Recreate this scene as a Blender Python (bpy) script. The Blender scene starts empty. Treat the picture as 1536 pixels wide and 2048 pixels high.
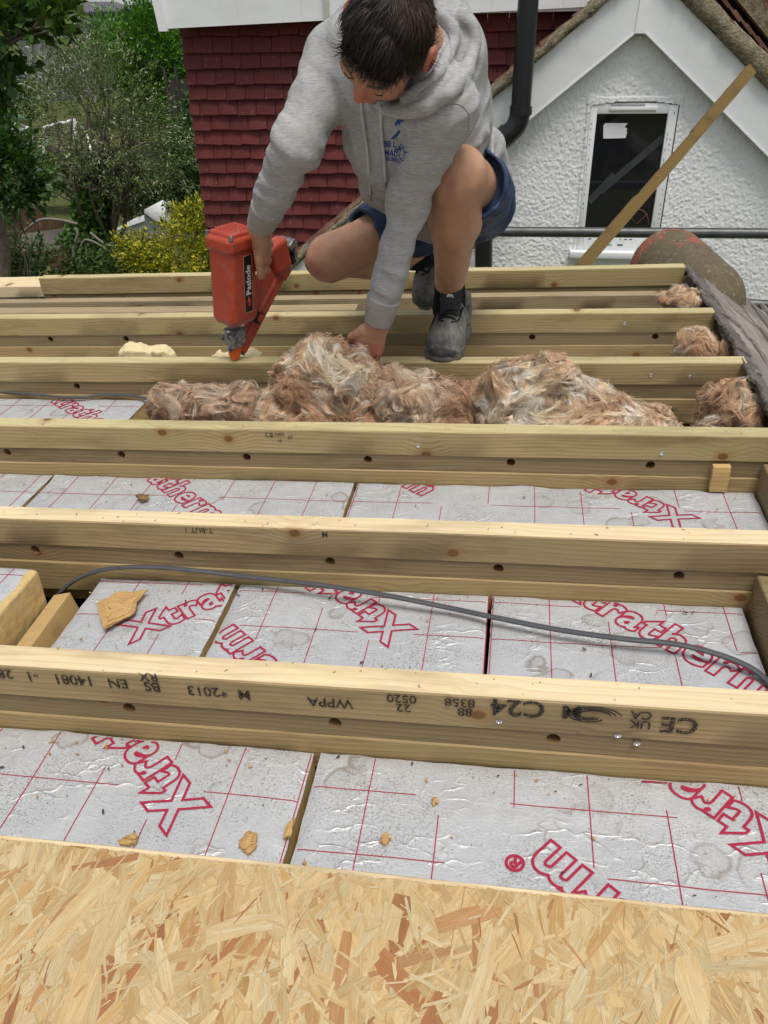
import bpy, bmesh, math, random
import numpy as np
from mathutils import Vector, Matrix, noise as mnoise
from mathutils.bvhtree import BVHTree
rnd = random.Random(7)
S = bpy.context.scene
# ------------------------------------------------------------------ camera
PITCH, ROLL, YAW = [math.radians(a) for a in (32.0076, -1.36267, 9.37548)]
CAMH, FPX, GZ = .7915, 1613.6, .03884          # FPX for a 2048 px high picture; GZ = fall of the roof along X
_cp, _sp = math.cos(PITCH), math.sin(PITCH)
_f = Vector((0, _cp, -_sp)); _r = Vector((1, 0, 0)); _u = Vector((0, _sp, _cp))
_cr, _sr = math.cos(ROLL), math.sin(ROLL)
_r, _u = _cr*_r+_sr*_u, -_sr*_r+_cr*_u
_Z = Matrix.Rotation(YAW, 3, 'Z')
_r, _u, _f = _Z@_r, _Z@_u, _Z@_f
cd = bpy.data.cameras.new("camera"); cam = bpy.data.objects.new("camera", cd); S.collection.objects.link(cam)
M = Matrix((_r, _u, -_f)).transposed().to_4x4(); M.translation = (0, 0, CAMH); cam.matrix_world = M
cd.sensor_fit = 'VERTICAL'; cd.sensor_height = 24; cd.lens = 24*FPX/2048
cd.clip_start = .02; cd.clip_end = 400
S.camera = cam
# ------------------------------------------------------------------ sky, sun, exposure
w = bpy.data.worlds.new("World"); S.world = w; w.use_nodes = True
nt = w.node_tree; nt.nodes.clear()
o = nt.nodes.new('ShaderNodeOutputWorld'); b = nt.nodes.new('ShaderNodeBackground'); sk = nt.nodes.new('ShaderNodeTexSky')
hs = nt.nodes.new('ShaderNodeHueSaturation'); hs.inputs['Saturation'].default_value = .3
SUN_EL, SUN_AZ = math.radians(70), math.radians(150)       # azimuth clockwise from +Y
sk.sky_type = 'NISHITA'; sk.sun_disc = False; sk.sun_elevation = SUN_EL; sk.sun_rotation = SUN_AZ
sk.air_density = 1.0; sk.dust_density = 3.0
b.inputs['Strength'].default_value = .12
nt.links.new(sk.outputs[0], hs.inputs['Color']); nt.links.new(hs.outputs[0], b.inputs[0]); nt.links.new(b.outputs[0], o.inputs[0])
ld = bpy.data.lights.new("sun", 'SUN'); ld.energy = 2.0; ld.angle = math.radians(22); ld.color = (1, .96, .9)
lo = bpy.data.objects.new("sun", ld); S.collection.objects.link(lo)
sd = Vector((math.sin(SUN_AZ)*math.cos(SUN_EL), math.cos(SUN_AZ)*math.cos(SUN_EL), math.sin(SUN_EL)))
lo.rotation_euler = sd.to_track_quat('Z', 'Y').to_euler(); lo.location = (0, 0, 8)
S.view_settings.view_transform = 'Standard'; S.view_settings.look = 'None'; S.view_settings.gamma = 1
S.view_settings.exposure = 0.15
S.cycles.max_bounces = 6

# ------------------------------------------------------------------ helpers
def ray(px, py): return _f+(px-768)/FPX*_r-(py-1024)/FPX*_u
def at(px, py, Y):                       # point on the plane y = Y seen at that pixel of the photograph
    v = ray(px, py); return Vector((0, 0, CAMH))+v*(Y/v.y)
def ad(px, py, z0=0):                    # point on the (falling) roof plane, z0 above it
    v = ray(px, py); t = (z0-CAMH)/(v.z-GZ*v.x); return Vector((0, 0, CAMH))+v*t
TILT = -math.atan(GZ)
def link(o, parent=None):
    S.collection.objects.link(o)
    if parent: o.parent = parent
    return o
def tag(o, label=None, cat=None, group=None, kind=None):
    if label: o['label'] = label
    if cat: o['category'] = cat
    if group: o['group'] = group
    if kind: o['kind'] = kind
    return o
def empty(name, loc=(0, 0, 0), rot=(0, 0, 0), **k):
    o = bpy.data.objects.new(name, None); o.empty_display_size = .05; o.location = loc; o.rotation_euler = rot
    link(o); return tag(o, **k)
def mesh_obj(name, v, f, mat=None, parent=None, smooth=False, uv=None, col=None, loc=None, mats=None, mi=None, world=False):
    """v, f to one mesh object; world=True: v are world points, moved into the parent's frame"""
    me = bpy.data.meshes.new(name)
    v = np.asarray(v, float)
    if world and parent is not None:
        mw = (Matrix.Translation(parent.location) @ parent.rotation_euler.to_matrix().to_4x4()).inverted()
        A = np.array(mw); v = v@A[:3, :3].T+A[:3, 3]
    if isinstance(f, np.ndarray) and len(f):
        k = f.shape[1]; me.vertices.add(len(v)); me.vertices.foreach_set('co', v.astype(np.float32).ravel())
        me.loops.add(f.size); me.loops.foreach_set('vertex_index', f.astype(np.int32).ravel())
        me.polygons.add(len(f)); me.polygons.foreach_set('loop_start', np.arange(0, f.size, k, dtype=np.int32))
        me.polygons.foreach_set('loop_total', np.full(len(f), k, dtype=np.int32)); me.update(calc_edges=True)
    else:
        me.from_pydata([tuple(p) for p in v], [], [tuple(q) for q in f]); me.update()
    if smooth is True: me.polygons.foreach_set('use_smooth', np.ones(len(me.polygons), bool))
    if uv is not None:
        l = me.uv_layers.new(name='UVMap'); l.data.foreach_set('uv', np.asarray(uv, np.float32).ravel())
    if col is not None:                       # per-vertex colour
        c = me.color_attributes.new('col', 'FLOAT_COLOR', 'POINT'); c.data.foreach_set('color', np.asarray(col, np.float32).ravel())
    for m in (mats or [mat]):
        if m: me.materials.append(m)
    if mi is not None: me.polygons.foreach_set('material_index', np.asarray(mi, np.int32))
    o = bpy.data.objects.new(name, me); link(o, parent)
    if loc is not None: o.location = loc
    return o
class MB:
    def __init__(s): s.v = []; s.f = []
    def add(s, v, f):
        n = len(s.v); s.v += [tuple(p) for p in v]; s.f += [tuple(i+n for i in q) for q in f]; return s
    def box(s, c, d, R=None, bev=0):
        x, y, z = [a/2 for a in d]
        if bev:
            bm = bmesh.new(); bmesh.ops.create_cube(bm, size=1); bmesh.ops.scale(bm, vec=d, verts=bm.verts)
            bmesh.ops.bevel(bm, geom=bm.edges[:], offset=bev, segments=2, profile=.5, affect='EDGES')
            v = [p.co.copy() for p in bm.verts]; f = [[p.index for p in q.verts] for q in bm.faces]; bm.free()
        else:
            v = [Vector((i*x, j*y, k*z)) for i in (-1, 1) for j in (-1, 1) for k in (-1, 1)]
            f = [(0, 1, 3, 2), (4, 6, 7, 5), (0, 4, 5, 1), (2, 3, 7, 6), (0, 2, 6, 4), (1, 5, 7, 3)]
        if R is not None: v = [R@p for p in v]
        c = Vector(c); return s.add([p+c for p in v], f)
    def tube(s, pts, r, n=10, cap=True, flat=1.0):
        pts = [Vector(p) for p in pts]; rs = r if isinstance(r, (list, tuple)) else [r]*len(pts)
        v = []; f = []; t0 = (pts[1]-pts[0]).normalized()
        a = t0.orthogonal().normalized()
        for i, p in enumerate(pts):
            t = (pts[min(i+1, len(pts)-1)]-pts[max(i-1, 0)]).normalized()
            a = (a-t*a.dot(t)).normalized(); bb = t.cross(a)
            for k in range(n):
                q = 2*math.pi*k/n; v.append(p+(a*math.cos(q)+bb*math.sin(q)*flat)*rs[i])
        for i in range(len(pts)-1):
            for k in range(n):
                k2 = (k+1) % n; f.append((i*n+k, i*n+k2, (i+1)*n+k2, (i+1)*n+k))
        if cap: f.append(tuple(range(n))[::-1]); f.append(tuple((len(pts)-1)*n+k for k in range(n)))
        return s.add(v, f)
    def prism(s, poly, d):                   # poly: list of Vector (planar), extruded by vector d
        n = len(poly); d = Vector(d)
        return s.add(list(poly)+[Vector(p)+d for p in poly], [tuple(range(n)), tuple(range(n, 2*n))[::-1]]+[(i, n+i, n+(i+1) % n, (i+1) % n) for i in range(n)])
    def build(s, name, mat, parent=None, smooth=False, **k):
        o = mesh_obj(name, s.v, s.f, mat, parent, **k)
        bm = bmesh.new(); bm.from_mesh(o.data); bmesh.ops.recalc_face_normals(bm, faces=bm.faces); bm.to_mesh(o.data); bm.free()
        if smooth:
            o.data.polygons.foreach_set('use_smooth', np.ones(len(o.data.polygons), bool))
            if smooth != 'all': o.data.set_sharp_from_angle(angle=math.radians(40))
        return o
def spline(pts, n=8):
    pts = [Vector(p) for p in pts]; out = []
    P = [pts[0]*2-pts[1]]+pts+[pts[-1]*2-pts[-2]]
    for i in range(1, len(P)-2):
        for k in range(n):
            t = k/n; a, b_, c, d = P[i-1], P[i], P[i+1], P[i+2]
            out.append(.5*((2*b_)+(c-a)*t+(2*a-5*b_+4*c-d)*t*t+(3*b_-a-3*c+d)*t**3))
    out.append(pts[-1]); return out
# numpy value noise, vectorised
def hash3(i, j, k, s):
    n = (i.astype(np.int64)*374761393+j.astype(np.int64)*668265263+k.astype(np.int64)*2147483647+s*1274126177) & 0xffffffff
    n = ((n ^ (n >> 13))*1274126177) & 0xffffffff
    return ((n ^ (n >> 16)) & 0xffff)/32767.5-1
def vn(P, sc=1., seed=0, octv=1, gain=.5):
    P = np.asarray(P, float)*sc; out = 0; amp = 1
    for o_ in range(octv):
        I = np.floor(P).astype(np.int64); F = P-I; F = F*F*(3-2*F); i, j, k = I.T; x, y, z = F.T; s = seed+o_*17
        c = [[[hash3(i+a, j+b_, k+c_, s) for c_ in (0, 1)] for b_ in (0, 1)] for a in (0, 1)]
        l = lambda p, q, t: p+(q-p)*t
        out = out+amp*l(l(l(c[0][0][0], c[0][0][1], z), l(c[0][1][0], c[0][1][1], z), y), l(l(c[1][0][0], c[1][0][1], z), l(c[1][1][0], c[1][1][1], z), y), x)
        P = P*2.03; amp *= gain
    return out
# signed-distance shapes and surface nets
def A3(p): return np.array(tuple(p), float)
def sd_cap(P, a, b_, ra, rb, flat=None):     # tapered capsule; flat=(axis, k) squeezes space along axis by k
    a, b_ = A3(a), A3(b_); Q = P-a; d = b_-a
    if flat is not None:
        n = A3(flat[0]); n /= np.linalg.norm(n); Q = Q+np.outer(Q@n, n)*(1/flat[1]-1); d = d+n*(d@n)*(1/flat[1]-1)
    t = np.clip(Q@d/max(d@d, 1e-9), 0, 1); return np.linalg.norm(Q-np.outer(t, d), axis=1)-(ra+(rb-ra)*t)
def sd_ell(P, c, r, R=None):                 # ellipsoid, rows of R = its axes
    Q = P-A3(c)
    if R is not None: Q = Q@np.array(R).T
    r = A3(r); k0 = np.linalg.norm(Q/r, axis=1); k1 = np.linalg.norm(Q/(r*r), axis=1)+1e-9; return k0*(k0-1)/k1
def sd_box(P, c, d, R=None, rad=.004):
    Q = P-A3(c)
    if R is not None: Q = Q@np.array(R).T
    q = np.abs(Q)-(A3(d)/2-rad); return np.linalg.norm(np.maximum(q, 0), axis=1)+np.minimum(q.max(1), 0)-rad
def smin(a, b_, k=.02):
    h = np.clip(.5+.5*(b_-a)/k, 0, 1); return b_+(a-b_)*h-k*h*(1-h)
def smax(a, b_, k=.01): return -smin(-a, -b_, k)
def nets(f, lo_, hi_, h):
    lo_, hi_ = A3(lo_), A3(hi_); n = np.ceil((hi_-lo_)/h).astype(int)+1
    ax = [lo_[i]+h*np.arange(n[i]) for i in range(3)]
    K = 4; nb = (n+K-1)//K; bx = [ax[i][0]+h*(K*np.arange(nb[i])+(K-1)/2) for i in range(3)]
    X, Y, Z = np.meshgrid(*bx, indexing='ij'); D = f(np.stack([X.ravel(), Y.ravel(), Z.ravel()], 1)).reshape(X.shape)
    G = np.kron(D, np.ones((K, K, K), np.float32)).astype(np.float32)[:n[0], :n[1], :n[2]]
    near_ = np.argwhere(np.abs(D) < h*K*1.75); o3 = np.stack(np.meshgrid(*[np.arange(K)]*3, indexing='ij'), -1).reshape(-1, 3)
    for i in range(0, len(near_), 8000):
        q = (near_[i:i+8000, None]*K+o3[None]).reshape(-1, 3); q = q[(q < n).all(1)]
        G[q[:, 0], q[:, 1], q[:, 2]] = f(lo_+h*q)
    s = G < 0
    c = [s[a:n[0]-1+a, b_:n[1]-1+b_, d:n[2]-1+d] for a in (0, 1) for b_ in (0, 1) for d in (0, 1)]
    cnt = sum(x.astype(np.int8) for x in c); act = (cnt > 0) & (cnt < 8)
    idx = np.full(act.shape, -1, np.int64); cells = np.argwhere(act); idx[act] = np.arange(len(cells))
    acc = np.zeros((len(cells), 3)); num = np.zeros(len(cells))
    crn = [(a, b_, d) for a in (0, 1) for b_ in (0, 1) for d in (0, 1)]
    for p in crn:
        for k in range(3):
            if p[k] == 0:
                q = list(p); q[k] = 1
                g0 = G[cells[:, 0]+p[0], cells[:, 1]+p[1], cells[:, 2]+p[2]]; g1 = G[cells[:, 0]+q[0], cells[:, 1]+q[1], cells[:, 2]+q[2]]
                m = (g0 < 0) != (g1 < 0); t = np.where(m, g0/np.where(m, g0-g1, 1), 0)
                pt = np.repeat(np.array(p, float)[None], len(cells), 0); pt[:, k] += t
                acc[m] += pt[m]; num[m] += 1
    V = lo_+h*(cells+acc/num[:, None]); F = []
    for k in range(3):
        a, b_ = (k+1) % 3, (k+2) % 3
        sl0 = [slice(None)]*3; sl1 = [slice(None)]*3; sl0[k] = slice(0, -1); sl1[k] = slice(1, None)
        s0, s1 = s[tuple(sl0)], s[tuple(sl1)]; E_ = np.argwhere(s0 != s1)
        E_ = E_[(E_[:, a] > 0) & (E_[:, b_] > 0) & (E_[:, a] < n[a]-1) & (E_[:, b_] < n[b_]-1)]
        def g(da, db):
            q = E_.copy(); q[:, a] += da; q[:, b_] += db; return idx[q[:, 0], q[:, 1], q[:, 2]]
        quad = np.stack([g(-1, -1), g(0, -1), g(0, 0), g(-1, 0)], 1)
        inn = s0[E_[:, 0], E_[:, 1], E_[:, 2]]; quad[~inn] = quad[~inn][:, ::-1]; F.append(quad)
    return V, np.concatenate(F)
def sdf_obj(name, f, lo_, hi_, h, mat, parent=None, col=None, **k):
    v, q = nets(f, lo_, hi_, h); c = col(v) if col else None
    return mesh_obj(name, v, q, mat, parent, smooth=True, col=c, **k)
def text_mesh(body, size, bold=.0, outline=0, align='LEFT', shear=0, space=1.0):
    """vertices and faces of some lettering in the xy plane"""
    cu = bpy.data.curves.new('t', 'FONT'); cu.body = body; cu.size = size; cu.offset = bold*size; cu.align_x = align; cu.shear = shear
    cu.space_character = space; cu.resolution_u = 5
    if outline: cu.fill_mode = 'NONE'; cu.bevel_depth = outline/2; cu.bevel_resolution = 0
    ob = bpy.data.objects.new('t', cu); S.collection.objects.link(ob)
    dg = bpy.context.evaluated_depsgraph_get(); me = bpy.data.meshes.new_from_object(ob.evaluated_get(dg))
    v = np.array([p.co[:] for p in me.vertices]).reshape(-1, 3); f = [tuple(p.vertices) for p in me.polygons]
    bpy.data.objects.remove(ob); bpy.data.curves.remove(cu); bpy.data.meshes.remove(me); return v, f

# ------------------------------------------------------------------ node materials
class NM:
    def __init__(s, name):
        s.m = bpy.data.materials.new(name); s.m.use_nodes = True; s.t = s.m.node_tree; s.n = s.t.nodes
        s.b = s.n['Principled BSDF']; s.b.inputs['Specular IOR Level'].default_value = .3
    def L(s, a, b_): s.t.links.new(a, b_)
    def node(s, typ, **k):
        q = s.n.new('ShaderNode'+typ)
        for a, v in k.items(): setattr(q, a, v)
        return q
    def put(s, sock, v):
        if v is None: return
        if hasattr(v, 'is_output') or isinstance(v, bpy.types.NodeSocket): s.L(v, sock)
        elif isinstance(v, tuple) and len(v) == 3 and sock.type == 'RGBA': sock.default_value = (*v, 1)
        else: sock.default_value = v
    def coord(s, which='Object'): return s.node('TexCoord').outputs[which]
    def map(s, v, sc=(1, 1, 1), loc=(0, 0, 0), rot=(0, 0, 0)):
        q = s.node('Mapping'); s.L(v, q.inputs[0]); s.put(q.inputs['Scale'], sc); s.put(q.inputs['Location'], loc); q.inputs['Rotation'].default_value = rot; return q.outputs[0]
    def noise(s, v, sc, det=3, rough=.5, dist=0, out='Fac'):
        q = s.node('TexNoise'); s.L(v, q.inputs['Vector']); q.inputs['Scale'].default_value = sc; q.inputs['Detail'].default_value = det
        q.inputs['Roughness'].default_value = rough; q.inputs['Distortion'].default_value = dist; return q.outputs[out]
    def vor(s, v, sc, feat='F1', out='Distance', rnd_=1):
        q = s.node('TexVoronoi', feature=feat); s.L(v, q.inputs['Vector']); q.inputs['Scale'].default_value = sc; q.inputs['Randomness'].default_value = rnd_; return q.outputs[out]
    def ramp(s, v, stops):
        q = s.node('ValToRGB'); s.L(v, q.inputs[0]); e = q.color_ramp.elements
        while len(e) < len(stops): e.new(.5)
        for a, (p, c) in zip(e, stops):
            a.position = p; a.color = (*c, 1) if isinstance(c, tuple) else (c, c, c, 1)
        return q.outputs[0]
    def mix(s, f, a, b_, mode='MIX'):
        q = s.node('Mix', data_type='RGBA', blend_type=mode); s.put(q.inputs[0], f); s.put(q.inputs[6], a); s.put(q.inputs[7], b_); return q.outputs[2]
    def math(s, op, a, b_=None, c=None, clamp=False):
        q = s.node('Math', operation=op, use_clamp=clamp); s.put(q.inputs[0], a)
        if b_ is not None: s.put(q.inputs[1], b_)
        if c is not None: s.put(q.inputs[2], c)
        return q.outputs[0]
    def vmath(s, op, a, b_=None):
        q = s.node('VectorMath', operation=op); s.put(q.inputs[0], a)
        if b_ is not None: s.put(q.inputs[1], b_)
        return q.outputs[0]
    def bump(s, h, st=.3, dist=.01, nrm=None):
        q = s.node('Bump'); s.L(h, q.inputs['Height']); q.inputs['Strength'].default_value = st; q.inputs['Distance'].default_value = dist
        if nrm: s.L(nrm, q.inputs['Normal'])
        return q.outputs[0]
    def out(s, col=None, rough=None, nrm=None, metal=None, spec=None):
        s.put(s.b.inputs['Base Color'], col); s.put(s.b.inputs['Roughness'], rough); s.put(s.b.inputs['Metallic'], metal)
        s.put(s.b.inputs['Specular IOR Level'], spec)
        if nrm: s.L(nrm, s.b.inputs['Normal'])
        return s.m
def plain(name, col, rough=.6, metal=0, var=.15, sc=20, bump=0, spec=.3):
    m = NM(name); c = m.coord(); n = m.noise(c, sc, 4, .6)
    cc = m.mix(m.ramp(n, [(.3, 0.), (.7, 1.)]), tuple(x*(1-var) for x in col), tuple(min(1, x*(1+var)) for x in col))
    return m.out(cc, rough, m.bump(n, bump, .005) if bump else None, metal, spec)
def wood(name, light, dark, knot=(.16, .07, .025), kn=1., green=None, weather=0, ring=34, rough=.62):
    m = NM(name); c = m.coord(); oi = m.node('ObjectInfo').outputs['Random']
    off = m.node('CombineXYZ'); m.put(off.inputs[0], m.math('MULTIPLY', oi, 37.)); m.put(off.inputs[1], m.math('MULTIPLY', oi, 3.1)); m.put(off.inputs[2], m.math('MULTIPLY', oi, 1.7))
    p = m.vmath('ADD', c, off.outputs[0])
    sp0 = m.node('SeparateXYZ'); m.L(p, sp0.inputs[0]); cx0 = m.node('CombineXYZ'); m.put(cx0.inputs[0], m.math('MULTIPLY', sp0.outputs[0], 6.5)); m.put(cx0.inputs[1], m.math('MULTIPLY', m.math('ADD', sp0.outputs[2], m.math('MULTIPLY', sp0.outputs[1], .4)), 8.5))
    kv = m.node('TexVoronoi', feature='F1', voronoi_dimensions='2D'); m.L(cx0.outputs[0], kv.inputs['Vector']); kv.inputs['Scale'].default_value = 1.
    kcs = m.node('SeparateColor'); m.L(kv.outputs['Color'], kcs.inputs[0]); kd = m.math('ADD', kv.outputs['Distance'], m.math('MULTIPLY', m.math('LESS_THAN', kcs.outputs[0], .72), 2.))   # sparse knots
    km = m.ramp(kd, [(.0, 1.), (.055, 1.), (.08, .0)]); kw = m.ramp(kd, [(0, 1.), (.42, 0.)])
    sep = m.node('SeparateXYZ'); m.L(p, sep.inputs[0])
    lowx = m.noise(m.map(p, (1.3, 4, 4)), 1.0, 2, .5)
    r = m.math('ADD', m.math('MULTIPLY', sep.outputs[2], 1.), m.math('MULTIPLY', sep.outputs[1], .55))
    r = m.math('ADD', m.math('MULTIPLY', r, float(ring)*3.2), m.math('MULTIPLY', lowx, 7.))
    r = m.math('ADD', r, m.math('MULTIPLY', kw, 2.2))
    r = m.math('ADD', r, m.math('MULTIPLY', m.noise(m.map(p, (5, 60, 60)), 1., 2, .6), .7))
    fr = m.math('FRACT', r); ringm = m.ramp(fr, [(0, 0.), (.55, .25), (.86, 1.), (1., 0.)])
    fib = m.noise(m.map(p, (8, 260, 260)), 1., 3, .65)
    pat = m.noise(m.map(p, (2.2, 9, 12)), 1., 3, .6)
    col = m.mix(m.math('MULTIPLY', ringm, .78), light, dark)
    col = m.mix(m.ramp(fib, [(.35, .0), (.7, .6)]), col, tuple(x*.66 for x in light))
    if green: col = m.mix(m.ramp(pat, [(.4, 0.), (.68, .75)]), col, green)
    blot = m.noise(m.map(p, (2.6, 14, 14), loc=(5, 2, 1)), 1., 4, .65)
    col = m.mix(m.ramp(blot, [(.52, 0.), (.72, .6)]), col, tuple(x*.6 for x in dark))
    if kn:
        col = m.mix(m.math('MULTIPLY', m.ramp(kd, [(.07, 1.), (.17, 0.)]), .5*kn), col, tuple(x*.8 for x in (.36, .17, .06)))
        col = m.mix(m.math('MULTIPLY', km, .85*kn), col, knot)
    if weather: col = m.mix(m.ramp(m.noise(m.map(p, (3, 25, 25)), 1., 5, .7), [(.3, weather), (.7, weather*.3)]), col, (.19, .175, .15))
    dirt = m.vor(p, 130.); col = m.mix(m.ramp(dirt, [(.04, .35), (.09, 0.)]), col, (.09, .06, .03))
    nb = m.bump(fib, .35, .0015); nb = m.bump(ringm, .12, .0012, nb)
    return m.out(col, rough, nb, spec=.25)
# ================================================================== timber frame of the flat roof
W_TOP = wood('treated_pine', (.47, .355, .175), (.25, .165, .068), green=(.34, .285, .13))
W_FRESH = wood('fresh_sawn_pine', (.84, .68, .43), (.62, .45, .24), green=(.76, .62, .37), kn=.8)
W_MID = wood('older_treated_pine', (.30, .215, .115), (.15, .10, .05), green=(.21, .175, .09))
W_LOW = wood('ledger_pine', (.44, .315, .15), (.23, .145, .06), green=(.31, .24, .11))
W_GREY = wood('weathered_pine', (.50, .38, .21), (.28, .19, .09), weather=.35)
W_SIDE = wood('brown_batten_side', (.43, .315, .165), (.22, .14, .068), green=(.31, .245, .12))
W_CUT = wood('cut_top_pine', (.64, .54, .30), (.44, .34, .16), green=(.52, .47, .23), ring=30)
M_HOLE = plain('drilled_hole_wood', (.24, .14, .06), .9)
M_SCREW = plain('zinc_screw', (.62, .64, .66), .3, 1.)
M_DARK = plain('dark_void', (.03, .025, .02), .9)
M_INK = NM('black_stamp_ink'); M_INK.n['Principled BSDF'].inputs['Alpha'].default_value = 1
_c = M_INK.coord(); _a = M_INK.ramp(M_INK.noise(_c, 420, 3, .7), [(.38, 0.), (.5, 1.)])
M_INK.put(M_INK.b.inputs['Alpha'], _a); M_INK = M_INK.out((.018, .018, .02), .8)

def holed_beam(L, H, D, holes, hr=.0098):
    """beam along x (0..L), front face at y=0 with drilled recesses at (x, z); returns verts, faces, material index"""
    mb = MB(); mi = []
    def q(*p): mb.add(p, [tuple(range(len(p)))]); mi.append(0)
    hs_ = sorted(holes); x0 = 0; zc = None; c = hr*1.35
    for hx, hz in hs_:
        q((x0, 0, -H), (hx-c, 0, -H), (hx-c, 0, 0), (x0, 0, 0))
        q((hx-c, 0, -H), (hx+c, 0, -H), (hx+c, 0, hz-c), (hx-c, 0, hz-c)); q((hx-c, 0, hz+c), (hx+c, 0, hz+c), (hx+c, 0, 0), (hx-c, 0, 0))
        n = 24; ci = []; sq = []
        for k in range(n):
            a = 2*math.pi*k/n; cx, cz = math.cos(a), math.sin(a); m_ = max(abs(cx), abs(cz))
            ci.append((hx+hr*cx, 0, hz+hr*cz)); sq.append((hx+c*cx/m_, 0, hz+c*cz/m_))
        for k in range(n):
            k2 = (k+1) % n; q(sq[k], sq[k2], ci[k2], ci[k])
        bk = [(p[0], .026, p[2]) for p in ci]
        for k in range(n):
            k2 = (k+1) % n; mb.add([ci[k], ci[k2], bk[k2], bk[k]], [(0, 1, 2, 3)]); mi.append(1)
        mb.add(bk, [tuple(range(n))]); mi.append(1); x0 = hx+c
    q((x0, 0, -H), (L, 0, -H), (L, 0, 0), (x0, 0, 0))
    q((0, 0, 0), (L, 0, 0), (L, D, 0), (0, D, 0)); q((0, 0, -H), (L, 0, -H), (L, D, -H), (0, D, -H)); q((0, D, -H), (L, D, -H), (L, D, 0), (0, D, 0))
    q((0, 0, -H), (0, D, -H), (0, D, 0), (0, 0, 0)); q((L, 0, -H), (L, D, -H), (L, D, 0), (L, 0, 0))
    return mb, mi
def weld(o):
    bm = bmesh.new(); bm.from_mesh(o.data); bmesh.ops.remove_doubles(bm, verts=bm.verts, dist=1e-5); bmesh.ops.recalc_face_normals(bm, faces=bm.faces); bm.to_mesh(o.data); bm.free(); return o
def beam(L, H, D, seed=0, wob=.0012, seg=.05):
    """a sawn timber along x: softly rounded, slightly bowed edges"""
    n = max(2, int(L/seg)); r = .0022; v = []; f = []
    prof = [(r, 0), (D-r, 0), (D, -r), (D, -H+r), (D-r, -H), (r, -H), (0, -H+r), (0, -r)]
    for i in range(n+1):
        x = L*i/n; a = mnoise.noise(Vector((x*1.7, seed*3.3, 0)))*wob; c = mnoise.noise(Vector((x*1.9, 5, seed*2.1)))*wob
        for k, (y, z) in enumerate(prof):
            e = mnoise.noise(Vector((x*9, k*4.4, seed)))*.0006
            v.append((x, y+a+e, z+c+e))
    m = len(prof)
    for i in range(n):
        for k in range(m): k2 = (k+1) % m; f.append((i*m+k, i*m+k2, (i+1)*m+k2, (i+1)*m+k))
    f.append(tuple(range(m))); f.append(tuple(n*m+k for k in range(m))[::-1])
    mb = MB(); mb.add(v, f); return mb
def screw_mb(c, r=.0045):
    mb = MB(); c = Vector(c); n = 12
    ring = [c+Vector((r*math.cos(2*math.pi*k/n), -.0012, r*math.sin(2*math.pi*k/n))) for k in range(n)]; r2 = [c+Vector((.5*r*math.cos(2*math.pi*k/n), -.0022, .5*r*math.sin(2*math.pi*k/n))) for k in range(n)]
    base = [p+Vector((0, .004, 0)) for p in ring]; ctr = [c+Vector((.3*r*math.cos(2*math.pi*k/n), -.0008, .3*r*math.sin(2*math.pi*k/n))) for k in range(n)]
    v = base+ring+r2+ctr; f = []
    for a in range(3):
        for k in range(n): k2 = (k+1) % n; f.append((a*n+k, a*n+k2, (a+1)*n+k2, (a+1)*n+k))
    f.append(tuple(range(3*n, 4*n))); mb.add(v, f); return mb

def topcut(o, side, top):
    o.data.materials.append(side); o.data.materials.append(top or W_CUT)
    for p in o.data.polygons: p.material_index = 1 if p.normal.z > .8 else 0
def joist(name, label, Y, x0, x1, mats, hx, screws=(), topH=.06, midH=.038, group='roof joists laid across the flat roof', hz=-.074, top_y=0, has_top=True, lowH=.07, top_mat=None):
    L = x1-x0; t = empty(name, (x0, Y, GZ*x0), (0, TILT, 0), label=label, cat='joist', group=group)
    sd_ = int(Y*100)
    if has_top:
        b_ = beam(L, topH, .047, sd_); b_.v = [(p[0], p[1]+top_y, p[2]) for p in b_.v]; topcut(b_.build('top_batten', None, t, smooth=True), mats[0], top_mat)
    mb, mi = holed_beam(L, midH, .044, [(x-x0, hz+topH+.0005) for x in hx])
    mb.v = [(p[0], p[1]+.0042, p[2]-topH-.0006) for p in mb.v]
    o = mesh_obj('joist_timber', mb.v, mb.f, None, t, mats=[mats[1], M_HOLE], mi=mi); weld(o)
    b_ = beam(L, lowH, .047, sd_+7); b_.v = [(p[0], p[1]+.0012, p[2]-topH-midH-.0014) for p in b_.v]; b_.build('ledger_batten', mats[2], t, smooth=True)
    for (x, z) in screws: screw_mb((x-x0, -.0005+top_y, z)).build('screw', M_SCREW, t, smooth=True)
    return t
std = [W_TOP, W_MID, W_LOW]; XL, XR = -2.3, .592
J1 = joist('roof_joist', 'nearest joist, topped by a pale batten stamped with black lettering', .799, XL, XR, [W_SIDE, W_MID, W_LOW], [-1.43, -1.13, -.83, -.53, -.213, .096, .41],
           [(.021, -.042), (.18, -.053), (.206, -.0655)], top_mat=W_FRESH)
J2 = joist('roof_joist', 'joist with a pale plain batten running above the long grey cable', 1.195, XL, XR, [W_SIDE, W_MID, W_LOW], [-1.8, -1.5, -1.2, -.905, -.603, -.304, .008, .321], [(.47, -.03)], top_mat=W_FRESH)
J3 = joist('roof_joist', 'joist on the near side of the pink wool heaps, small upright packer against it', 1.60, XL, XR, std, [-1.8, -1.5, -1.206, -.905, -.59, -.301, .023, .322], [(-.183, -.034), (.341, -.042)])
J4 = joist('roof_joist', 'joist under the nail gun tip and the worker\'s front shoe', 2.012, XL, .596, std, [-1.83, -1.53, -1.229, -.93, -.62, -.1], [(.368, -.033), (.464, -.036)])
J5 = joist('roof_joist', 'joist under the worker\'s rear shoe, two behind the pink wool heaps', 2.407, XL, .592, std, [-1.83, -1.525, -1.253, -.907, -.578, .072, .434], [(.341, -.031)])
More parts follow.
